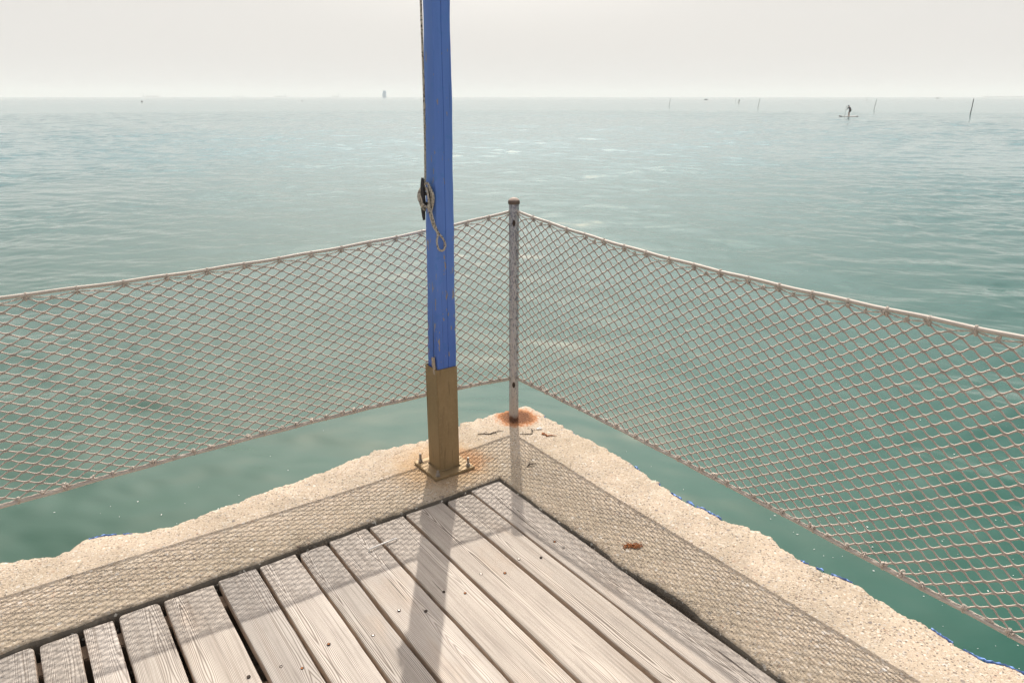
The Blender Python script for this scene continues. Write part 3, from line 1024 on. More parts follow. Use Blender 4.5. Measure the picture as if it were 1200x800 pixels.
# hanging bight: two legs twisted together, opening into a loop against the deck-side face
h0 = mast_hw(1.05)
cc = mast_c(1.05)
A0 = np.array([ca + 0.008, cb + 0.034, CZ - 0.036])
A1 = np.array([0.044, 0.054, 1.098])
A2 = np.array([0.028, 0.060, 1.064])
E1 = np.array([0.012, 0.062, 1.006])
dn = (E1 - A2) / np.linalg.norm(E1 - A2)
sd = np.array([-1.0, 0, 0.0])
sd = sd - dn * (sd @ dn)
sd /= np.linalg.norm(sd)
P = [A0 + (0.003, 0, 0.02), A0, A1 + (0.003, 0.001, 0.0), A2 - sd * 0.002, A2 + dn * 0.028 - sd * 0.015, E1 - sd * 0.017, E1 + dn * 0.013, E1 + sd * 0.017 - dn * 0.004, A2 + dn * 0.026 + sd * 0.014,
     A2 + sd * 0.003, A1 + (-0.004, 0.004, 0.001), A0 + (-0.003, 0.007, 0), A0 + (0.001, 0.004, 0.022)]
MB().tube(spline(P, 160), RR, 7).build("hanging_loop", M_HALYARD, hal, sharp=False)


# ------------------------------------------------------------------ safety nets
def poly(s, pts, deg=3):
    pts = np.array(pts)
    return np.polyval(np.polyfit(pts[:, 0], pts[:, 1], deg), s)


TOP_L = [(0.024, 1.062), (0.188, 1.048), (0.477, 1.019), (0.713, 1.0), (1.213, 0.973), (1.657, 0.966), (2.03, 0.9635), (2.6, 0.970), (3.3, 0.995)]
BOT_L = [(0.024, 0.222), (0.326, 0.243), (0.762, 0.256), (1.29, 0.263), (1.766, 0.252), (2.164, 0.241), (2.7, 0.230), (3.3, 0.222)]
TOP_R = [(0.024, 1.066), (0.48, 1.031), (1.048, 1.0065), (1.343, 1.005), (1.803, 1.008), (2.142, 1.017), (2.7, 1.03), (3.3, 1.05)]
BOT_R = [(0.024, 0.226), (0.46, 0.234), (0.843, 0.235), (1.125, 0.231), (1.553, 0.228), (1.987, 0.221), (2.303, 0.2145), (2.8, 0.206), (3.3, 0.20)]


def knot_mesh(seed, sc):
    r = np.random.default_rng(seed)
    mb = MB()
    t = np.linspace(0, 2 * np.pi, 26, endpoint=False)
    x = np.sin(t) + 2 * np.sin(2 * t)
    y = np.cos(t) - 2 * np.cos(2 * t)
    z = -np.sin(3 * t)
    P = np.stack([x * r.uniform(0.8, 1.3), y * r.uniform(0.5, 0.9), z * 1.1], -1) * 0.0026 * sc
    mb.tube(P, 0.0019 * sc, 5, closed=True)
    for q in range(2):
        d = r.normal(0, 1, 3)
        d /= np.linalg.norm(d)
        l = 0.010 * sc * r.uniform(0.5, 1.2)
        mb.tube([d * 0.002, d * l * 0.6 + r.normal(0, 0.001, 3), d * l], [0.0018 * sc, 0.0016 * sc, 0.0012 * sc], 5)
    me = mesh_from("knot", np.concatenate(mb.v), mb.f, M_KNOT)
    return me


KNOTS = [knot_mesh(s, 1.0) for s in range(5)]


def build_net(arm, label, TOP, BOT, p0, p1, seed):
    """arm 'a' or 'b'; s runs along the arm from the corner post"""
    def L(s, off, z):           # local pier frame
        return np.stack([s, off, z], -1) if arm == 'a' else np.stack([off, s, z], -1)
    root = thing("safety_net", W(0, 0, 0), label, "net", ROT, "safety nets strung from the corner post")
    r = np.random.default_rng(seed)
    S_END = 3.25
    s = [0.027]
    while s[-1] < S_END:
        s.append(s[-1] + 0.5 * np.interp(s[-1], [0, 2.1], [p0, p1]))
    s = np.array(s)
    ni = len(s)
    NR = 38
    i = np.arange(ni)
    odd = ((i // 2) % 2 == 1) & (i % 2 == 0)
    ztop = poly(s, TOP) - 0.0135
    zbot = poly(s, BOT) + 0.011
    dtop = np.where(i % 4 == 2, 0.008, 0.0)
    # each node's place
    j = np.arange(NR + 1)
    fv_ = j / NR
    Z = zbot[:, None] * (1 - fv_) + ztop[:, None] * fv_ - dtop[:, None] * fv_[None, :] ** 40
    Sg = np.repeat(s[:, None], NR + 1, 1)
    jx = r.normal(0, 0.0008, (ni, NR + 1))
    jz = r.normal(0, 0.0006, (ni, NR + 1))
    warp = 0.003 * np.sin(2.2 * Sg + 5 * fv_ + seed) + 0.002 * np.sin(5.1 * Sg - 7 * fv_ + seed * 2)
    Sg = Sg + jx + warp * np.clip(Sg / 0.15, 0, 1)
    Z = Z + jz + 0.004 * np.sin(3.3 * Sg + 4 * fv_) * fv_ * (1 - fv_) * 4
    Sg[0, :] = 0.024
    OFF = 0.012 * np.sin(1.7 * s)[:, None] * np.sin(np.pi * fv_) - 0.004
    RAD = 0.0028
    NT = 9
    t = np.linspace(0, 1, NT, endpoint=False)
    e = np.clip((t - 0.15) / 0.70, 0, 1)
    e = e * e * (3 - 2 * e) * 0.35 + e * 0.65
    an = np.linspace(0, 2 * np.pi, 5, endpoint=False)
    VV, FF, off = [], [], 0
    for k in range(NR):
        jj = np.where((i + k) % 2 == 0, k, k + 1)
        sg = np.where(jj == k, 1.0, -1.0)           # keep this strand inside its own band at the joints
        ps, pz, po = Sg[i, jj], Z[i, jj] + sg * RAD * 0.85, OFF[i, jj] + (1 if k % 2 else -1) * 0.0006
        ss = (ps[:-1, None] * (1 - t) + ps[1:, None] * t).ravel()
        zz_ = (pz[:-1, None] * (1 - e) + pz[1:, None] * e).ravel()
        oo = (po[:-1, None] * (1 - t) + po[1:, None] * t).ravel()
        n = len(ss)
        ds, dz = np.gradient(ss), np.gradient(zz_)
        ln = np.hypot(ds, dz)
        ns, nz = -dz / ln, ds / ln
        P = L(ss[:, None] + RAD * np.cos(an) * ns[:, None], oo[:, None] + RAD * np.sin(an), zz_[:, None] + RAD * np.cos(an) * nz[:, None])
        VV.append(P.reshape(-1, 3))
        ix = np.arange(n * 5).reshape(n, 5) + off
        FF.append(np.stack([ix[:-1], np.roll(ix[:-1], -1, 1), np.roll(ix[1:], -1, 1), ix[1:]], -1).reshape(-1, 4))
        off += n * 5
    FF = np.concatenate(FF)
    if arm == 'a':
        FF = FF[:, ::-1]
    put("netting", mesh_from("netting", np.concatenate(VV), FF, M_NET), root)
    # edge ropes
    sr = np.linspace(0.018, S_END, 160)
    sag = 0.0022 * np.sin(sr * 23 + seed) * np.clip(sr / 0.2, 0, 1)
    MB().tube(L(sr, np.full_like(sr, -0.004), poly(sr, TOP) + sag * 0.5), 0.0064, 10).build("head_rope", M_CABLE, root, sharp=False)
    MB().tube(L(sr, np.full_like(sr, -0.004), poly(sr, BOT) + sag * 0.5), 0.0068, 10).build("foot_rope", M_CABLE, root, sharp=False)
    # lacing cords that run through the outermost meshes
    mb = MB()
    for jj in (0, NR):
        si = np.where(i % 2 == 0)[0]
        P = np.stack([Sg[si, jj], OFF[si, jj], Z[si, jj] + (0.003 if jj else -0.003)], -1)
        P = spline(P, len(P) * 5)
        w = 0.0018
        ph = np.arange(len(P)) * 1.3
        for q in (0, np.pi):
            mb.tube(L(P[:, 0], P[:, 1] + w * np.cos(ph + q), P[:, 2] + w * np.sin(ph + q)), 0.0014, 5)
    mb.build("lacing_cord", M_KNOT, root, sharp=False)
    # knots
    mid = 0.5
    for ii in range(2, ni, 2):
        if s[ii] > 2.62:
            break
        for jj, nm in ((0, 1.25), (NR, 1.0)):
            if jj == NR and ii % 4 == 2 and r.random() < 0.35:
                continue
            z = Z[ii, jj] + (0.004 if jj else -0.001)
            p = L(np.array(Sg[ii, jj] + r.normal(0, 0.006)), np.array(-0.004 + r.normal(0, 0.002)), np.array(z))
            kn = put("knot", KNOTS[int(r.integers(5))], root, tuple(p))
            sc = nm * r.uniform(0.8, 1.25)
            kn.scale = (sc, sc, sc)
            kn.rotation_euler = tuple(r.uniform(0, 6.28, 3))
    # short ties holding the lacing against the edge ropes
    for jj, PTS in ((0, BOT), (NR, TOP)):
        for ii in range(4, ni, 4):
            if s[ii] > 2.62:
                break
            zr = float(poly(s[ii], PTS))
            t = np.linspace(0, 4 * np.pi, 26)
            zc = (zr + Z[ii, jj]) / 2
            hh = abs(zr - Z[ii, jj]) / 2 + 0.0075
            P = L(s[ii] + (t / t[-1] - 0.5) * 0.007, -0.004 + 0.0080 * np.cos(t), zc + hh * np.sin(t))
            MB().tube(P, 0.0014, 5).build("tie", M_KNOT, root, sharp=False)
    return root


build_net('a', "knotted brown safety net left of the grey corner post, passing behind the blue mast", TOP_L, BOT_L, 0.056, 0.075, 3)
build_net('b', "knotted brown safety net right of the grey corner post, above the open green water", TOP_R, BOT_R, 0.060, 0.058, 8)


# ------------------------------------------------------------------ small things lying on the concrete
def twig(name, pts, label, cat, mat, rad, branches=()):
    c = np.mean(np.array(pts), 0)
    root_pts = [(p[0] - c[0], p[1] - c[1], p[2] if len(p) > 2 else 0.0035) for p in pts]
    mb = MB()
    P = spline(root_pts, 6 * len(root_pts))
    P[1:-1] += np.random.default_rng(len(label)).normal(0, 0.0011, P[1:-1].shape) * np.array([1, 1, 0.4])
    rr = np.interp(np.linspace(0, 1, len(P)), [0, 0.5, 1], [rad * 0.8, rad, rad * 0.4])
    rr = rr * (1 + 0.25 * np.sin(np.arange(len(P)) * 2.1))
    mb.tube(P, rr, 6)
    for (q0, q1) in branches:
        mb.tube(spline([(q0[0] - c[0], q0[1] - c[1], 0.004), ((q0[0] + q1[0]) / 2 - c[0] + 0.002, (q0[1] + q1[1]) / 2 - c[1], 0.007), (q1[0] - c[0], q1[1] - c[1], 0.004)], 8), rad * 0.6, 5)
    o = mb.build(name, mat, None, loc=W(c[0], c[1], 0.0), rotz=ROT, sharp=False)
    return tag(o, label, cat)


twig("dry_twig", [(0.255, 0.052), (0.225, 0.070), (0.205, 0.088), (0.192, 0.083), (0.165, 0.086), (0.130, 0.094)],
     "thin dark dry twig lying on the concrete left of the rust stain", "twig", M_TWIG, 0.0024, [((0.2, 0.085), (0.175, 0.105)), ((0.23, 0.066), (0.205, 0.06))])
twig("dry_twig", [(0.085, 0.172), (0.06, 0.19), (0.040, 0.205), (0.022, 0.185), (0.004, 0.160), (0.02, 0.145)],
     "thin dark bent twig lying on the concrete right of the pipe shadow", "twig", M_TWIG, 0.002, [((0.022, 0.185), (0.0, 0.178))])
twig("rust_flake", [(-0.012, 0.226), (-0.004, 0.240), (-0.016, 0.252), (-0.008, 0.264), (-0.03, 0.274), (-0.05, 0.292)],
     "small reddish brown curl of rust on the concrete right of the corner post", "debris", M_RUST, 0.0035, [((-0.008, 0.24), (-0.02, 0.235))])
twig("leaf_stalk", [(0.270, 0.468, -0.012), (0.245, 0.455, 0.006), (0.225, 0.46, 0.007), (0.205, 0.462, 0.004)],
     "short dark curled leaf stalk on the concrete near the inner corner beside the deck", "debris", M_TWIG, 0.003, [((0.24, 0.456), (0.225, 0.44))])
# tangle of rusty shreds
mb = MB()
r = np.random.default_rng(4)
for q in range(26):
    c = np.array([r.normal(0, 0.020), r.normal(0, 0.011)])
    d = r.normal(0, 1, 2)
    d /= np.linalg.norm(d)
    l = r.uniform(0.008, 0.024)
    z = r.uniform(0.003, 0.010)
    mb.tube(spline([(*(c - d * l), 0.003), (*(c + r.normal(0, 0.004, 2)), z + 0.003), (*(c + d * l), 0.003)], 7), r.uniform(0.0010, 0.0022), 5)
for q in range(9):
    c = np.array([r.normal(0, 0.018), r.normal(0, 0.009)])
    an = np.sort(r.uniform(0, 6.28, 6))
    pr = [(c[0] + 0.008 * math.cos(t), c[1] + 0.006 * math.sin(t), 0.004 + r.uniform(0, 0.006)) for t in an]
    mb.add(np.array(pr + [(p[0], p[1], p[2] - 0.002) for p in pr]), [tuple(range(6)), tuple(range(11, 5, -1))] + [(t, 6 + t, 6 + (t + 1) % 6, (t + 1) % 6) for t in range(6)])
mb.v = [q * np.array([0.85, 0.85, 0.5]) for q in mb.v]
tag(mb.build("dry_seaweed", M_RUST, None, loc=W(0.295, 1.175, 0), rotz=ROT - 0.6, sharp=False),
    "small tangle of orange brown dried weed on the concrete beside the deck", "debris")
# white shell chip by the rust stain
mb = MB()
mb.lathe([(0.012, 0.0), (0.0115, 0.003), (0.007, 0.006), (0.0001, 0.007)], 11)
mb.v[0] = mb.v[0] * np.array([1.5, 0.7, 1.0]) + r.normal(0, 0.0006, mb.v[0].shape)
tag(mb.build("shell_chip", M_SHELL, None, loc=W(-0.03, 0.178, 0.001), rotz=0.4, sharp=False), "white oval shell chip on the concrete in front of the corner post", "shell")

# ------------------------------------------------------------------ far things on the water
Fv = np.array([0, math.cos(PITCH), -math.sin(PITCH)])
Uv = np.array([0, math.sin(PITCH), math.cos(PITCH)])


def on_water(x, y):
    """point of the water seen at this place of the photograph"""
    d = Fv + np.array([1.0, 0, 0]) * (x - 600) / F_PX - Uv * (y - 400) / F_PX
    t = (WATER_Z - CAM_H) / d[2]
    return Vector((d[0] * t, d[1] * t, WATER_Z))


def bearing(x, dist):
    d = Fv + np.array([1.0, 0, 0]) * (x - 600) / F_PX - Uv * (113 - 400) / F_PX
    d = d[:2] / np.hypot(d[0], d[1])
    return Vector((d[0] * dist, d[1] * dist, WATER_Z))


M_STAKE = mat_simple("weathered_stake", (0.10, 0.085, 0.08), 0.9, var=0.4, scale=3)
M_HULLB = mat_simple("haze_blue_hull", (0.08, 0.23, 0.40), 0.6, var=0.2, scale=0.2)  # blue cast of the haze is put into the ship's colour
M_HULLG = mat_simple("grey_hull", (0.06, 0.075, 0.09), 0.6, var=0.2, scale=0.2)
M_SUPER = mat_simple("white_ship_paint", (0.55, 0.56, 0.56), 0.6, var=0.1, scale=0.3)
M_BOATD = mat_simple("dark_boat", (0.03, 0.03, 0.04), 0.6, var=0.3, scale=2)
M_BUOY = mat_simple("dark_buoy", (0.05, 0.03, 0.03), 0.6, var=0.3, scale=4)
M_STONE = mat_simple("grey_mole_stone", (0.10, 0.11, 0.12), 0.9, var=0.3, scale=0.3)

stakes = [(1137, 134.5, 2.6, 0.085, 0.10, "stout dark stake standing upright in the sea at the far right"),
          (1024, 129.3, 2.3, 0.06, 0.30, "thin leaning stake in the sea just right of the nearer paddler"),
          (888, 126.8, 2.5, 0.06, 0.34, "thin leaning stake in the sea right of the far paddler"),
          (784, 125.0, 2.5, 0.06, 0.30, "thin leaning stake in the sea farthest left of all the stakes"),
          (1015.5, 118.7, 2.6, 0.07, 0.0, "short faint stake far behind the nearer paddler"),
          (862, 120.2, 1.9, 0.05, 0.0, "short faint stake beside the far paddler")]
for (x, y, h, rad, ln, lab) in stakes:
    p = on_water(x, y)
    mb = MB()
    zz = np.linspace(-1.0, h, 12)
    r = np.random.default_rng(int(x))
    kx = r.normal(0, 0.012, 12)
    mb.tube(np.stack([ln * np.clip(zz / h, -0.4, 1) + kx, kx[::-1], zz], -1), np.linspace(rad, rad * 0.75, 12), 8)
    tag(mb.build("wooden_stake", M_STAKE, None, loc=p, sharp=False), lab, "stake", "stakes standing in the sea")


def hull(mb, L, B, H, bow=0.25, sheer=0.15):
    """ship's hull along +x: pointed raked bow, rounded stern"""
    xs = np.linspace(-L / 2, L / 2, 24)
    V = []
    for x in xs:
        u = (x + L / 2) / L
        w = B / 2 * min(1, (u / 0.06 + 0.35) ** 0.5 if u < 0.06 else 1) * (1 if u < 1 - bow else max(1e-3, 1 - ((u - 1 + bow) / bow) ** 2))
        top = H * (1 + sheer * max(0, (u - 0.7) / 0.3) ** 2 + 0.3 * sheer * max(0, (0.2 - u) / 0.2) ** 2)
        rake = 0.08 * L * max(0, (u - 0.85) / 0.15)
        for (wy, zf, rk) in ((0.0, -0.35, -1), (0.7, -0.25, -0.7), (0.95, 0.2, -0.3), (1.0, 1.0, 0)):
            V.append((x + rake * rk, wy * w, zf * top))
        for (wy, zf, rk) in ((1.0, 1.0, 0), (0.95, 0.2, -0.3), (0.7, -0.25, -0.7)):
            V.append((x + rake * rk, -wy * w, zf * top))
    k = 7
    f = []
    for i in range(len(xs) - 1):
        for j in range(k):
            f.append((i * k + j, (i + 1) * k + j, (i + 1) * k + (j + 1) % k, i * k + (j + 1) % k))
    f.append(tuple(range(k)))
    f.append(tuple((len(xs) - 1) * k + j for j in range(k - 1, -1, -1)))
    mb.add(V, f)
    return mb


def ship(name, x, dist, L, B, H, head, label, hm, tanker=True):
    p = bearing(x, dist)
    root = thing(name, p, label, "ship", head, "ships on the horizon")
    hull(MB(), L, B, H).build("hull", hm, root)
    sx = -L * 0.38
    hb_ = H
    mb = MB()
    for q in range(4):
        mb.box((sx - L * 0.05 + q * 0.4, -B * (0.45 - 0.04 * q), hb_ + q * 2.3), (sx + L * 0.05 - q * 0.5, B * (0.45 - 0.04 * q), hb_ + (q + 1) * 2.3 - 0.05))
    mb.box((sx + L * 0.01, -B * 0.5, hb_ + 9.25), (sx + L * 0.035, B * 0.5, hb_ + 11.2))
    mb.build("superstructure", M_SUPER if tanker else hm, root, smooth=False)
    MB().lathe([(1.8, hb_ + 9.2), (1.7, hb_ + 13.0), (1.4, hb_ + 13.3)], 14, (sx - L * 0.03, 0, 0)).build("funnel", hm, root)
    MB().tube([(sx + L * 0.02, 0, hb_ + 11), (sx + L * 0.02, 0, hb_ + 16)], [0.7, 0.3], 6).build("mast", hm, root)
    mb = MB()
    if tanker:
        for q in range(5):
            xx = -L * 0.22 + q * L * 0.13
            mb.box((xx, -B * 0.3, H + 0.05), (xx + L * 0.09, B * 0.3, H + 1.8))
        mb.build("hatch_covers", hm, root, smooth=False)
        MB().tube([(L * 0.40, 0, H * 1.05), (L * 0.40, 0, H + 13)], [0.6, 0.3], 6).build("fore_mast", hm, root)
    return root


ship("cargo_ship", 177, 5200, 113, 16, 5.0, math.radians(-6), "faint pale cargo ship leftmost on the horizon", M_HULLG)
ship("cargo_ship", 280, 5800, 82, 14, 4.0, math.radians(5), "faintest low cargo ship, second from left on the horizon", M_HULLG)
ship("cargo_ship", 329, 5000, 81, 14, 4.6, math.radians(0), "pale cargo ship with its bridge at the right end, midway along the left horizon", M_HULLG).rotation_euler = (0, 0, math.pi)
ship("cargo_ship", 393, 4800, 50, 11, 4.2, math.radians(180), "short pale ship on the horizon left of the blue grey ship", M_HULLG)
# the end-on ship: big block of a hull, house on top
p = bearing(450.5, 2200)
K = 0.667
sroot = thing("ferry", p, "blue grey ship seen end on, tallest and darkest on the horizon", "ship", math.atan2(p.y, p.x), "ships on the horizon")
hull(MB(), 60, 11, 10.0, 0.3, 0.05).build("hull", M_HULLB, sroot)
mb = MB()
mb.box((-20, -5.2, 10.05), (17, 4.6, 13.5))
mb.box((-18, -4.6, 13.52), (12, 3.4, 16))
mb.build("superstructure", M_HULLB, sroot, smooth=False)
MB().box((-7, -5.0, 16.05), (4, 4.0, 17.6)).build("bridge", M_HULLB, sroot, bevel=0.2)
MB().lathe([(1.5, 16.0), (1.4, 19.6), (1.2, 19.8)], 12, (-12, 1.0, 0)).build("funnel", M_SUPER, sroot)
MB().tube([(1.5, -1, 17.5), (1.5, -1, 21)], [0.35, 0.2], 6).build("mast", M_SUPER, sroot)


def small_boat(x, y, L, label, head=0.0, two=True):
    p = on_water(x, y)
    root = thing("small_boat", p, label, "boat", head, "small boats far out")
    hull(MB(), L, L * 0.33, L * 0.12, 0.4, 0.6).build("hull", M_BOATD, root)
    mb = MB()
    mb.box((-L * 0.25, -L * 0.1, L * 0.12), (L * 0.06, L * 0.1, L * 0.25))
    mb.build("cabin", M_BOATD, root, bevel=L * 0.015)
    if two:
        MB().tube([(-L * 0.44, 0, L * 0.02), (-L * 0.46, 0, L * 0.2)], L * 0.035, 8).build("outboard_motor", M_BOATD, root)
    return root


small_boat(827.5, 117.4, 3.4, "tiny dark boat on the sea left of the far paddler", 0.1)
small_boat(1099, 115.6, 5.2, "tiny dark boat near the horizon left of the stout stake", 0.0)
for (x, y, sc, lab) in ((166.5, 120, 0.62, "dark round buoy on the water below the leftmost ship"), (354, 118.8, 0.42, "faint small buoy on the water left of the blue grey ship")):
    root = thing("buoy", on_water(x, y), lab, "buoy", 0, "buoys on the far water")
    MB().lathe([(0.0001, -0.5 * sc), (0.6 * sc, -0.35 * sc), (0.85 * sc, 0.1 * sc), (0.8 * sc, 0.5 * sc), (0.45 * sc, 0.9 * sc), (0.2 * sc, 1.1 * sc), (0.0001, 1.15 * sc)], 16).build("float", M_BUOY, root)
    MB().tube([(0, 0, 1.0 * sc), (0, 0, 1.9 * sc)], 0.09 * sc, 6).build("topmark", M_BUOY, root)
# low mole at the right edge
mb = MB()
p = bearing(1215, 4200)
r = np.random.default_rng(9)
n = 60
xs = np.linspace(-205, 320, n)
rows = []
for (yy, zf) in ((-9, -2.0), (-4.5, 0.7), (-3, 1.0), (3, 1.0), (4.5, 0.7), (9, -2.0)):
    rows.append(np.stack([xs, yy + r.normal(0, 0.5, n), (3.4 * zf if zf > 0 else zf) + r.normal(0, 0.25, n)], -1))
A = np.stack(rows, 0)
f = [(i * n + q, i * n + q + 1, (i + 1) * n + q + 1, (i + 1) * n + q) for i in range(5) for q in range(n - 1)]
mb.add(A.reshape(-1, 3), [q[::-1] for q in f])
root = thing("breakwater", p, "long low breakwater on the horizon at the right edge", "breakwater", -math.atan2(p.x, p.y))
mb.build("stone_mound", M_STONE, root, smooth=False)
MB().lathe([(1.5, 3.3), (1.2, 8.5), (1.6, 8.6), (1.6, 9.0), (0.9, 9.1), (0.8, 10.6), (0.0001, 11.2)], 12, (-190, 0, 0)).build("beacon", M_STONE, root)

# ------------------------------------------------------------------ paddlers
M_SKIN = mat_simple("tanned_skin", (0.30, 0.17, 0.12), 0.55, var=0.12, scale=9)
M_SHIRT = mat_simple("dark_plum_wetsuit_top", (0.022, 0.012, 0.028), 0.7, var=0.3, scale=12)
M_SHORTS = mat_simple("dark_board_shorts", (0.030, 0.022, 0.028), 0.8, var=0.3, scale=12)
M_HAIR = mat_simple("dark_cap_cloth", (0.018, 0.014, 0.03), 0.8, var=0.3, scale=20)
M_BOARD = mat_simple("pale_board_deck", (0.50, 0.42, 0.38), 0.5, var=0.12, scale=3)
M_BOARDD = mat_simple("dark_board_tip", (0.10, 0.055, 0.05), 0.5, var=0.2, scale=3)
M_SHAFT = mat_simple("dark_paddle_shaft", (0.05, 0.04, 0.045), 0.5, var=0.2, scale=10)


def skin_mesh(name, verts, edges, radii, mat, root_i=0, sub=2):
    me = bpy.data.meshes.new(name)
    me.from_pydata(verts, edges, [])
    o = bpy.data.objects.new(name + "_cage", me)
    COL.objects.link(o)
    md = o.modifiers.new("skin", 'SKIN')
    md.use_smooth_shade = True
    for i, sv in enumerate(me.skin_vertices[0].data):
        rr = radii[i]
        sv.radius = rr if isinstance(rr, tuple) else (rr, rr)
        sv.use_root = (i == root_i)
    sb = o.modifiers.new("sub", 'SUBSURF')
    sb.levels = sb.render_levels = sub
    dg = bpy.context.evaluated_depsgraph_get()
    out = bpy.data.meshes.new_from_object(o.evaluated_get(dg))
    bpy.data.objects.remove(o)
    out.name = name
    out.materials.clear()
    out.materials.append(mat)
    return out


def add_to_mesh(me, mb):
    bm = bmesh.new()
    bm.from_mesh(me)
    vs = [bm.verts.new(v) for v in np.concatenate(mb.v)]
    for f in mb.f:
        try:
            nf = bm.faces.new([vs[i] for i in f])
            nf.smooth = True
        except ValueError:
            pass
    bm.to_mesh(me)
    bm.free()


# x forward, y left, z up; standing on the board, back rounded, both hands on an upright paddle held on the right
J = dict(pelvis=(-0.13, 0, 0.98), waist=(-0.12, 0, 1.12), chest=(-0.03, 0, 1.32), neck=(0.09, 0, 1.47), skull=(0.14, 0, 1.545), crown=(0.185, 0, 1.64),
         hipL=(-0.12, 0.10, 0.93), kneeL=(0.04, 0.14, 0.54), ankL=(-0.03, 0.15, 0.17), toeL=(0.15, 0.17, 0.125), heelL=(-0.06, 0.15, 0.125),
         hipR=(-0.12, -0.10, 0.93), kneeR=(0.0, -0.14, 0.54), ankR=(-0.09, -0.15, 0.17), toeR=(0.09, -0.17, 0.125), heelR=(-0.12, -0.15, 0.125),
         shL=(0.03, 0.17, 1.40), elL=(0.22, 0.16, 1.30), wrL=(0.37, -0.07, 1.44), paL=(0.395, -0.14, 1.475),
         shR=(0.02, -0.18, 1.40), elR=(0.16, -0.30, 1.17), wrR=(0.33, -0.30, 1.06), paR=(0.395, -0.28, 1.035))
names = list(J)
ix = {n: i for i, n in enumerate(names)}
edges = [(ix[a], ix[b]) for a, b in (("pelvis", "waist"), ("waist", "chest"), ("chest", "neck"), ("neck", "skull"), ("skull", "crown"),
         ("pelvis", "hipL"), ("hipL", "kneeL"), ("kneeL", "ankL"), ("ankL", "toeL"), ("ankL", "heelL"),
         ("pelvis", "hipR"), ("hipR", "kneeR"), ("kneeR", "ankR"), ("ankR", "toeR"), ("ankR", "heelR"),
         ("chest", "shL"), ("shL", "elL"), ("elL", "wrL"), ("wrL", "paL"), ("chest", "shR"), ("shR", "elR"), ("elR", "wrR"), ("wrR", "paR"))]
RAD = dict(pelvis=(0.12, 0.15), waist=(0.10, 0.14), chest=(0.12, 0.16), neck=0.06, skull=0.085, crown=0.09, hipL=0.09, hipR=0.09, kneeL=0.06, kneeR=0.06,
           ankL=0.042, ankR=0.042, toeL=0.028, toeR=0.028, heelL=0.036, heelR=0.036, shL=0.062, shR=0.062, elL=0.043, elR=0.043, wrL=0.03, wrR=0.03, paL=0.034, paR=0.034)
SH = np.array([0.40, -0.20])            # the paddle shaft's x,y between the hands


def fingers(mb, palm, fwd, up_):
    palm, fwd, up_ = map(np.array, (palm, fwd, up_))
    side = np.cross(fwd, up_)
    for q, (o, l) in enumerate(((0.026, 0.075), (0.009, 0.083), (-0.009, 0.078), (-0.025, 0.062))):
        b = palm + up_ * o + fwd * 0.015
        mb.tube([b, b + fwd * l * 0.45, b + fwd * l * 0.7 + side * l * 0.28, b + fwd * l * 0.5 + side * l * 0.55], [0.0095, 0.009, 0.0085, 0.007], 6)
    b = palm + up_ * 0.02
    mb.tube([b, b + up_ * 0.03 + side * 0.025, b + up_ * 0.035 + side * 0.03 + fwd * 0.03], [0.012, 0.010, 0.008], 6)


body = skin_mesh("body", [J[n] for n in names], edges, [RAD[n] for n in names], M_SKIN)
fm = MB()
fingers(fm, J["paR"], (0.97, 0.24, 0), (0, 0, 1))
fingers(fm, J["paL"], (0.35, -0.93, 0.1), (0.2, 0.1, 0.97))
hc = np.array((0.185, 0, 1.60))
fwd = np.array((0.93, 0, -0.36))
upv = np.array((0.36, 0, 0.93))
yv = np.array((0, 1.0, 0))
fm.tube([hc + fwd * 0.085 + upv * 0.02, hc + fwd * 0.115 - upv * 0.015, hc + fwd * 0.092 - upv * 0.028], [0.010, 0.015, 0.010], 7)      # nose
fm.tube([hc + fwd * 0.083 - upv * 0.055 - yv * 0.024, hc + fwd * 0.094 - upv * 0.055, hc + fwd * 0.083 - upv * 0.055 + yv * 0.024], 0.008, 6)   # mouth
for sg in (-1, 1):
    fm.tube([hc + yv * sg * 0.085 + upv * 0.025, hc + yv * sg * 0.098 - fwd * 0.01, hc + yv * sg * 0.085 - upv * 0.03], [0.010, 0.017, 0.010], 6)   # ears
    fm.tube([hc + fwd * 0.082 + yv * sg * 0.033 + upv * 0.022, hc + fwd * 0.086 + yv * sg * 0.034 + upv * 0.018], 0.010, 6)                       # eyes
add_to_mesh(body, fm)


def sub_skel(keys, grow, mat, name, cuts=None):
    vv = [cuts.get(k, J[k]) if cuts else J[k] for k in keys]
    loc = {k: i for i, k in enumerate(keys)}
    ee = [(loc[names[a]], loc[names[b]]) for a, b in edges if names[a] in loc and names[b] in loc]
    rr = [tuple(x + grow for x in RAD[k]) if isinstance(RAD[k], tuple) else RAD[k] + grow for k in keys]
    return skin_mesh(name, vv, ee, rr, mat)


def lerp3(a, b, t):
    return tuple(x + (y - x) * t for x, y in zip(J[a], J[b]))


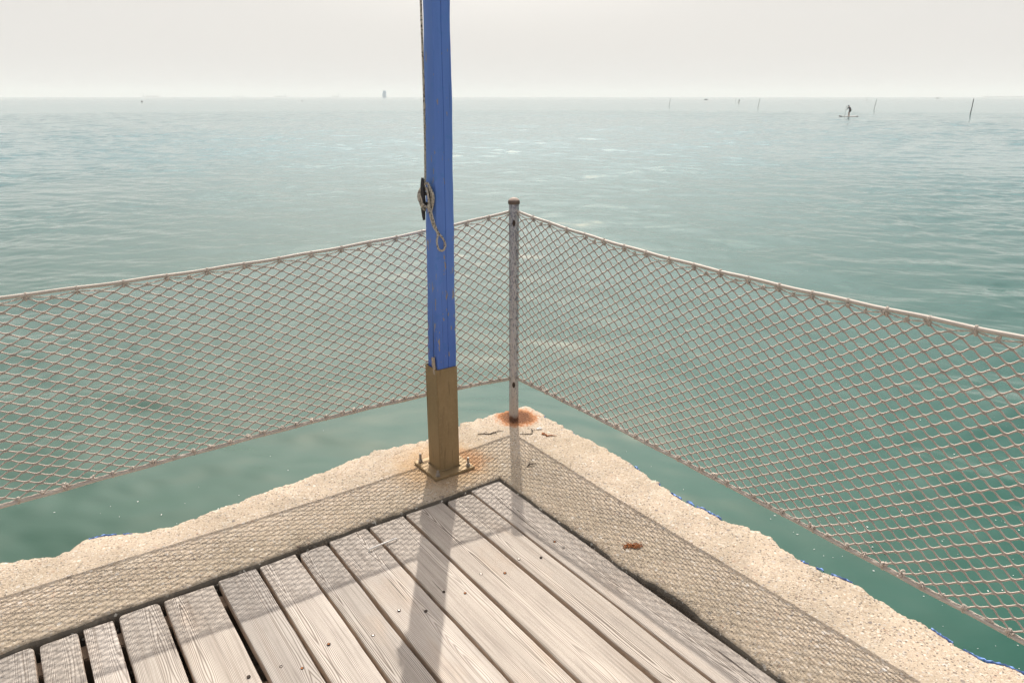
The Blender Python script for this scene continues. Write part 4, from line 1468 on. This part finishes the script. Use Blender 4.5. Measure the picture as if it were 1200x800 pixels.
shirt = sub_skel(["pelvis", "waist", "chest", "neck", "shL", "elL", "wrL", "shR", "elR", "wrR"], 0.016, M_SHIRT, "wetsuit_top",
                 {"neck": lerp3("chest", "neck", 0.75), "wrL": lerp3("elL", "wrL", 0.85), "wrR": lerp3("elR", "wrR", 0.85), "pelvis": lerp3("waist", "pelvis", 0.7)})
shorts = sub_skel(["pelvis", "hipL", "kneeL", "hipR", "kneeR"], 0.018, M_SHORTS, "shorts", {"kneeL": lerp3("hipL", "kneeL", 0.75), "kneeR": lerp3("hipR", "kneeR", 0.75)})
cm = MB()
cm.lathe([(0.110, 0.015), (0.112, 0.04), (0.100, 0.085), (0.062, 0.118), (0.0001, 0.128)], 16)
Rm = np.stack([fwd, yv, upv], 0)
cm.v[0] = cm.v[0] @ Rm + hc
bv = []
for t in np.linspace(-1.1, 1.1, 9):
    for (rr, zz_) in ((0.100, 0.022), (0.175, 0.012), (0.175, 0.006), (0.100, 0.014)):
        bv.append(hc + fwd * rr * math.cos(t) + yv * rr * 0.8 * math.sin(t) + upv * zz_)
bf = [(i * 4 + j, i * 4 + (j + 1) % 4, (i + 1) * 4 + (j + 1) % 4, (i + 1) * 4 + j) for i in range(8) for j in range(4)]
cm.add(bv, bf + [(0, 1, 2, 3), (35, 34, 33, 32)])
cap_me = mesh_from("cap", np.concatenate(cm.v), cm.f, M_HAIR)

# board: long rockered plank with rounded outline
xs = np.linspace(-1.55, 1.55, 40)
V, Q = [], []
for x in xs:
    u = abs(x) / 1.55
    w = 0.38 * max(0.02, (1 - u ** 3.2)) ** 0.6
    rk = 0.10 * max(0, (x - 0.75) / 0.8) ** 2 + 0.04 * max(0, (-x - 1.0) / 0.55) ** 2
    for (wy, z) in ((0.0, -0.03), (0.75, -0.025), (1.0, 0.03), (0.92, 0.085), (0.6, 0.10), (0.0, 0.105), (-0.6, 0.10), (-0.92, 0.085), (-1.0, 0.03), (-0.75, -0.025)):
        V.append((x, wy * w, z + rk))
k = 10
for i in range(39):
    for j in range(k):
        Q.append((i * k + j, (i + 1) * k + j, (i + 1) * k + (j + 1) % k, i * k + (j + 1) % k))
Q += [tuple(range(k)), tuple(39 * k + j for j in range(k - 1, -1, -1))]
board_me = mesh_from("deck_pad", V, Q, M_BOARD)
tipm = {}
for nm, sel in (("nose", lambda x: x > 1.12), ("tail", lambda x: x < -1.0)):
    ids = [i for i, x in enumerate(xs) if sel(x)]
    vv, qq = [], []
    for i in ids:
        c = np.array((xs[i], 0, 0.04))
        for j in range(k):
            p = np.array(V[i * k + j])
            vv.append(tuple(c * [1, 0, 1] + (p - c * [1, 0, 1]) * [1, 1.03, 1.06] if True else p))
    for a in range(len(ids) - 1):
        for j in range(k):
            qq.append((a * k + j, (a + 1) * k + j, (a + 1) * k + (j + 1) % k, a * k + (j + 1) % k))
    qq += [tuple(range(k)), tuple((len(ids) - 1) * k + j for j in range(k - 1, -1, -1))]
    tipm[nm] = mesh_from(nm, vv, qq, M_BOARDD)
# paddle
pm = MB()
top = np.array((0.43, -0.19, 1.56))
bot = np.array((0.42, -0.40, 0.28))
dd = (bot - top) / np.linalg.norm(bot - top)
pm.tube([top, top + (bot - top) * 0.5, bot], 0.016, 8)
shaft_me = mesh_from("shaft", np.concatenate(pm.v), pm.f, M_SHAFT)
pm = MB()
pm.tube([top - np.array((0, 0.07, 0)), top + np.array((0, 0.07, 0))], 0.018, 8)
grip_me = mesh_from("grip", np.concatenate(pm.v), pm.f, M_SHAFT)
pm = MB()
bl = []
for q, (l, w) in enumerate(((-0.02, 0.018), (0.08, 0.07), (0.2, 0.095), (0.34, 0.10), (0.43, 0.07), (0.46, 0.02))):
    c = bot + dd * l
    for (sx_, sy_) in ((-1, 0), (0, 0.012), (1, 0), (0, -0.012)):
        bl.append((c[0] + sy_, c[1] + sx_ * w, c[2]))
bf = [(i * 4 + j, i * 4 + (j + 1) % 4, (i + 1) * 4 + (j + 1) % 4, (i + 1) * 4 + j) for i in range(5) for j in range(4)]
pm.add(bl, bf + [(0, 1, 2, 3), (23, 22, 21, 20)])
blade_me = mesh_from("blade", np.concatenate(pm.v), pm.f, M_SHAFT)


def paddler(loc, rz, l_person, l_board, l_paddle):
    p = thing("person", loc, l_person, "person", rz, "people paddling on boards")
    put("body", body, p)
    put("wetsuit_top", shirt, p)
    put("shorts", shorts, p)
    put("cap", cap_me, p)
    b = thing("paddleboard", loc, l_board, "paddleboard", rz, "paddleboards")
    put("deck_pad", board_me, b)
    put("nose", tipm["nose"], b)
    put("tail", tipm["tail"], b)
    q = thing("paddle", loc, l_paddle, "paddle", rz, "paddles")
    put("shaft", shaft_me, q)
    put("grip", grip_me, q)
    put("blade", blade_me, q)


p1 = on_water(994.3, 137)
paddler(p1, math.radians(183), "person in dark top and cap, standing hunched on the nearer paddleboard",
        "pale paddleboard with dark ends, the nearer and larger of the two", "dark upright paddle held by the nearer paddler")
p2 = on_water(866, 120.9)
paddler(p2, math.radians(250), "person standing on the far paddleboard, a tiny dark figure near the horizon",
        "pale paddleboard farther out, the smaller of the two", "dark paddle held by the far tiny paddler")
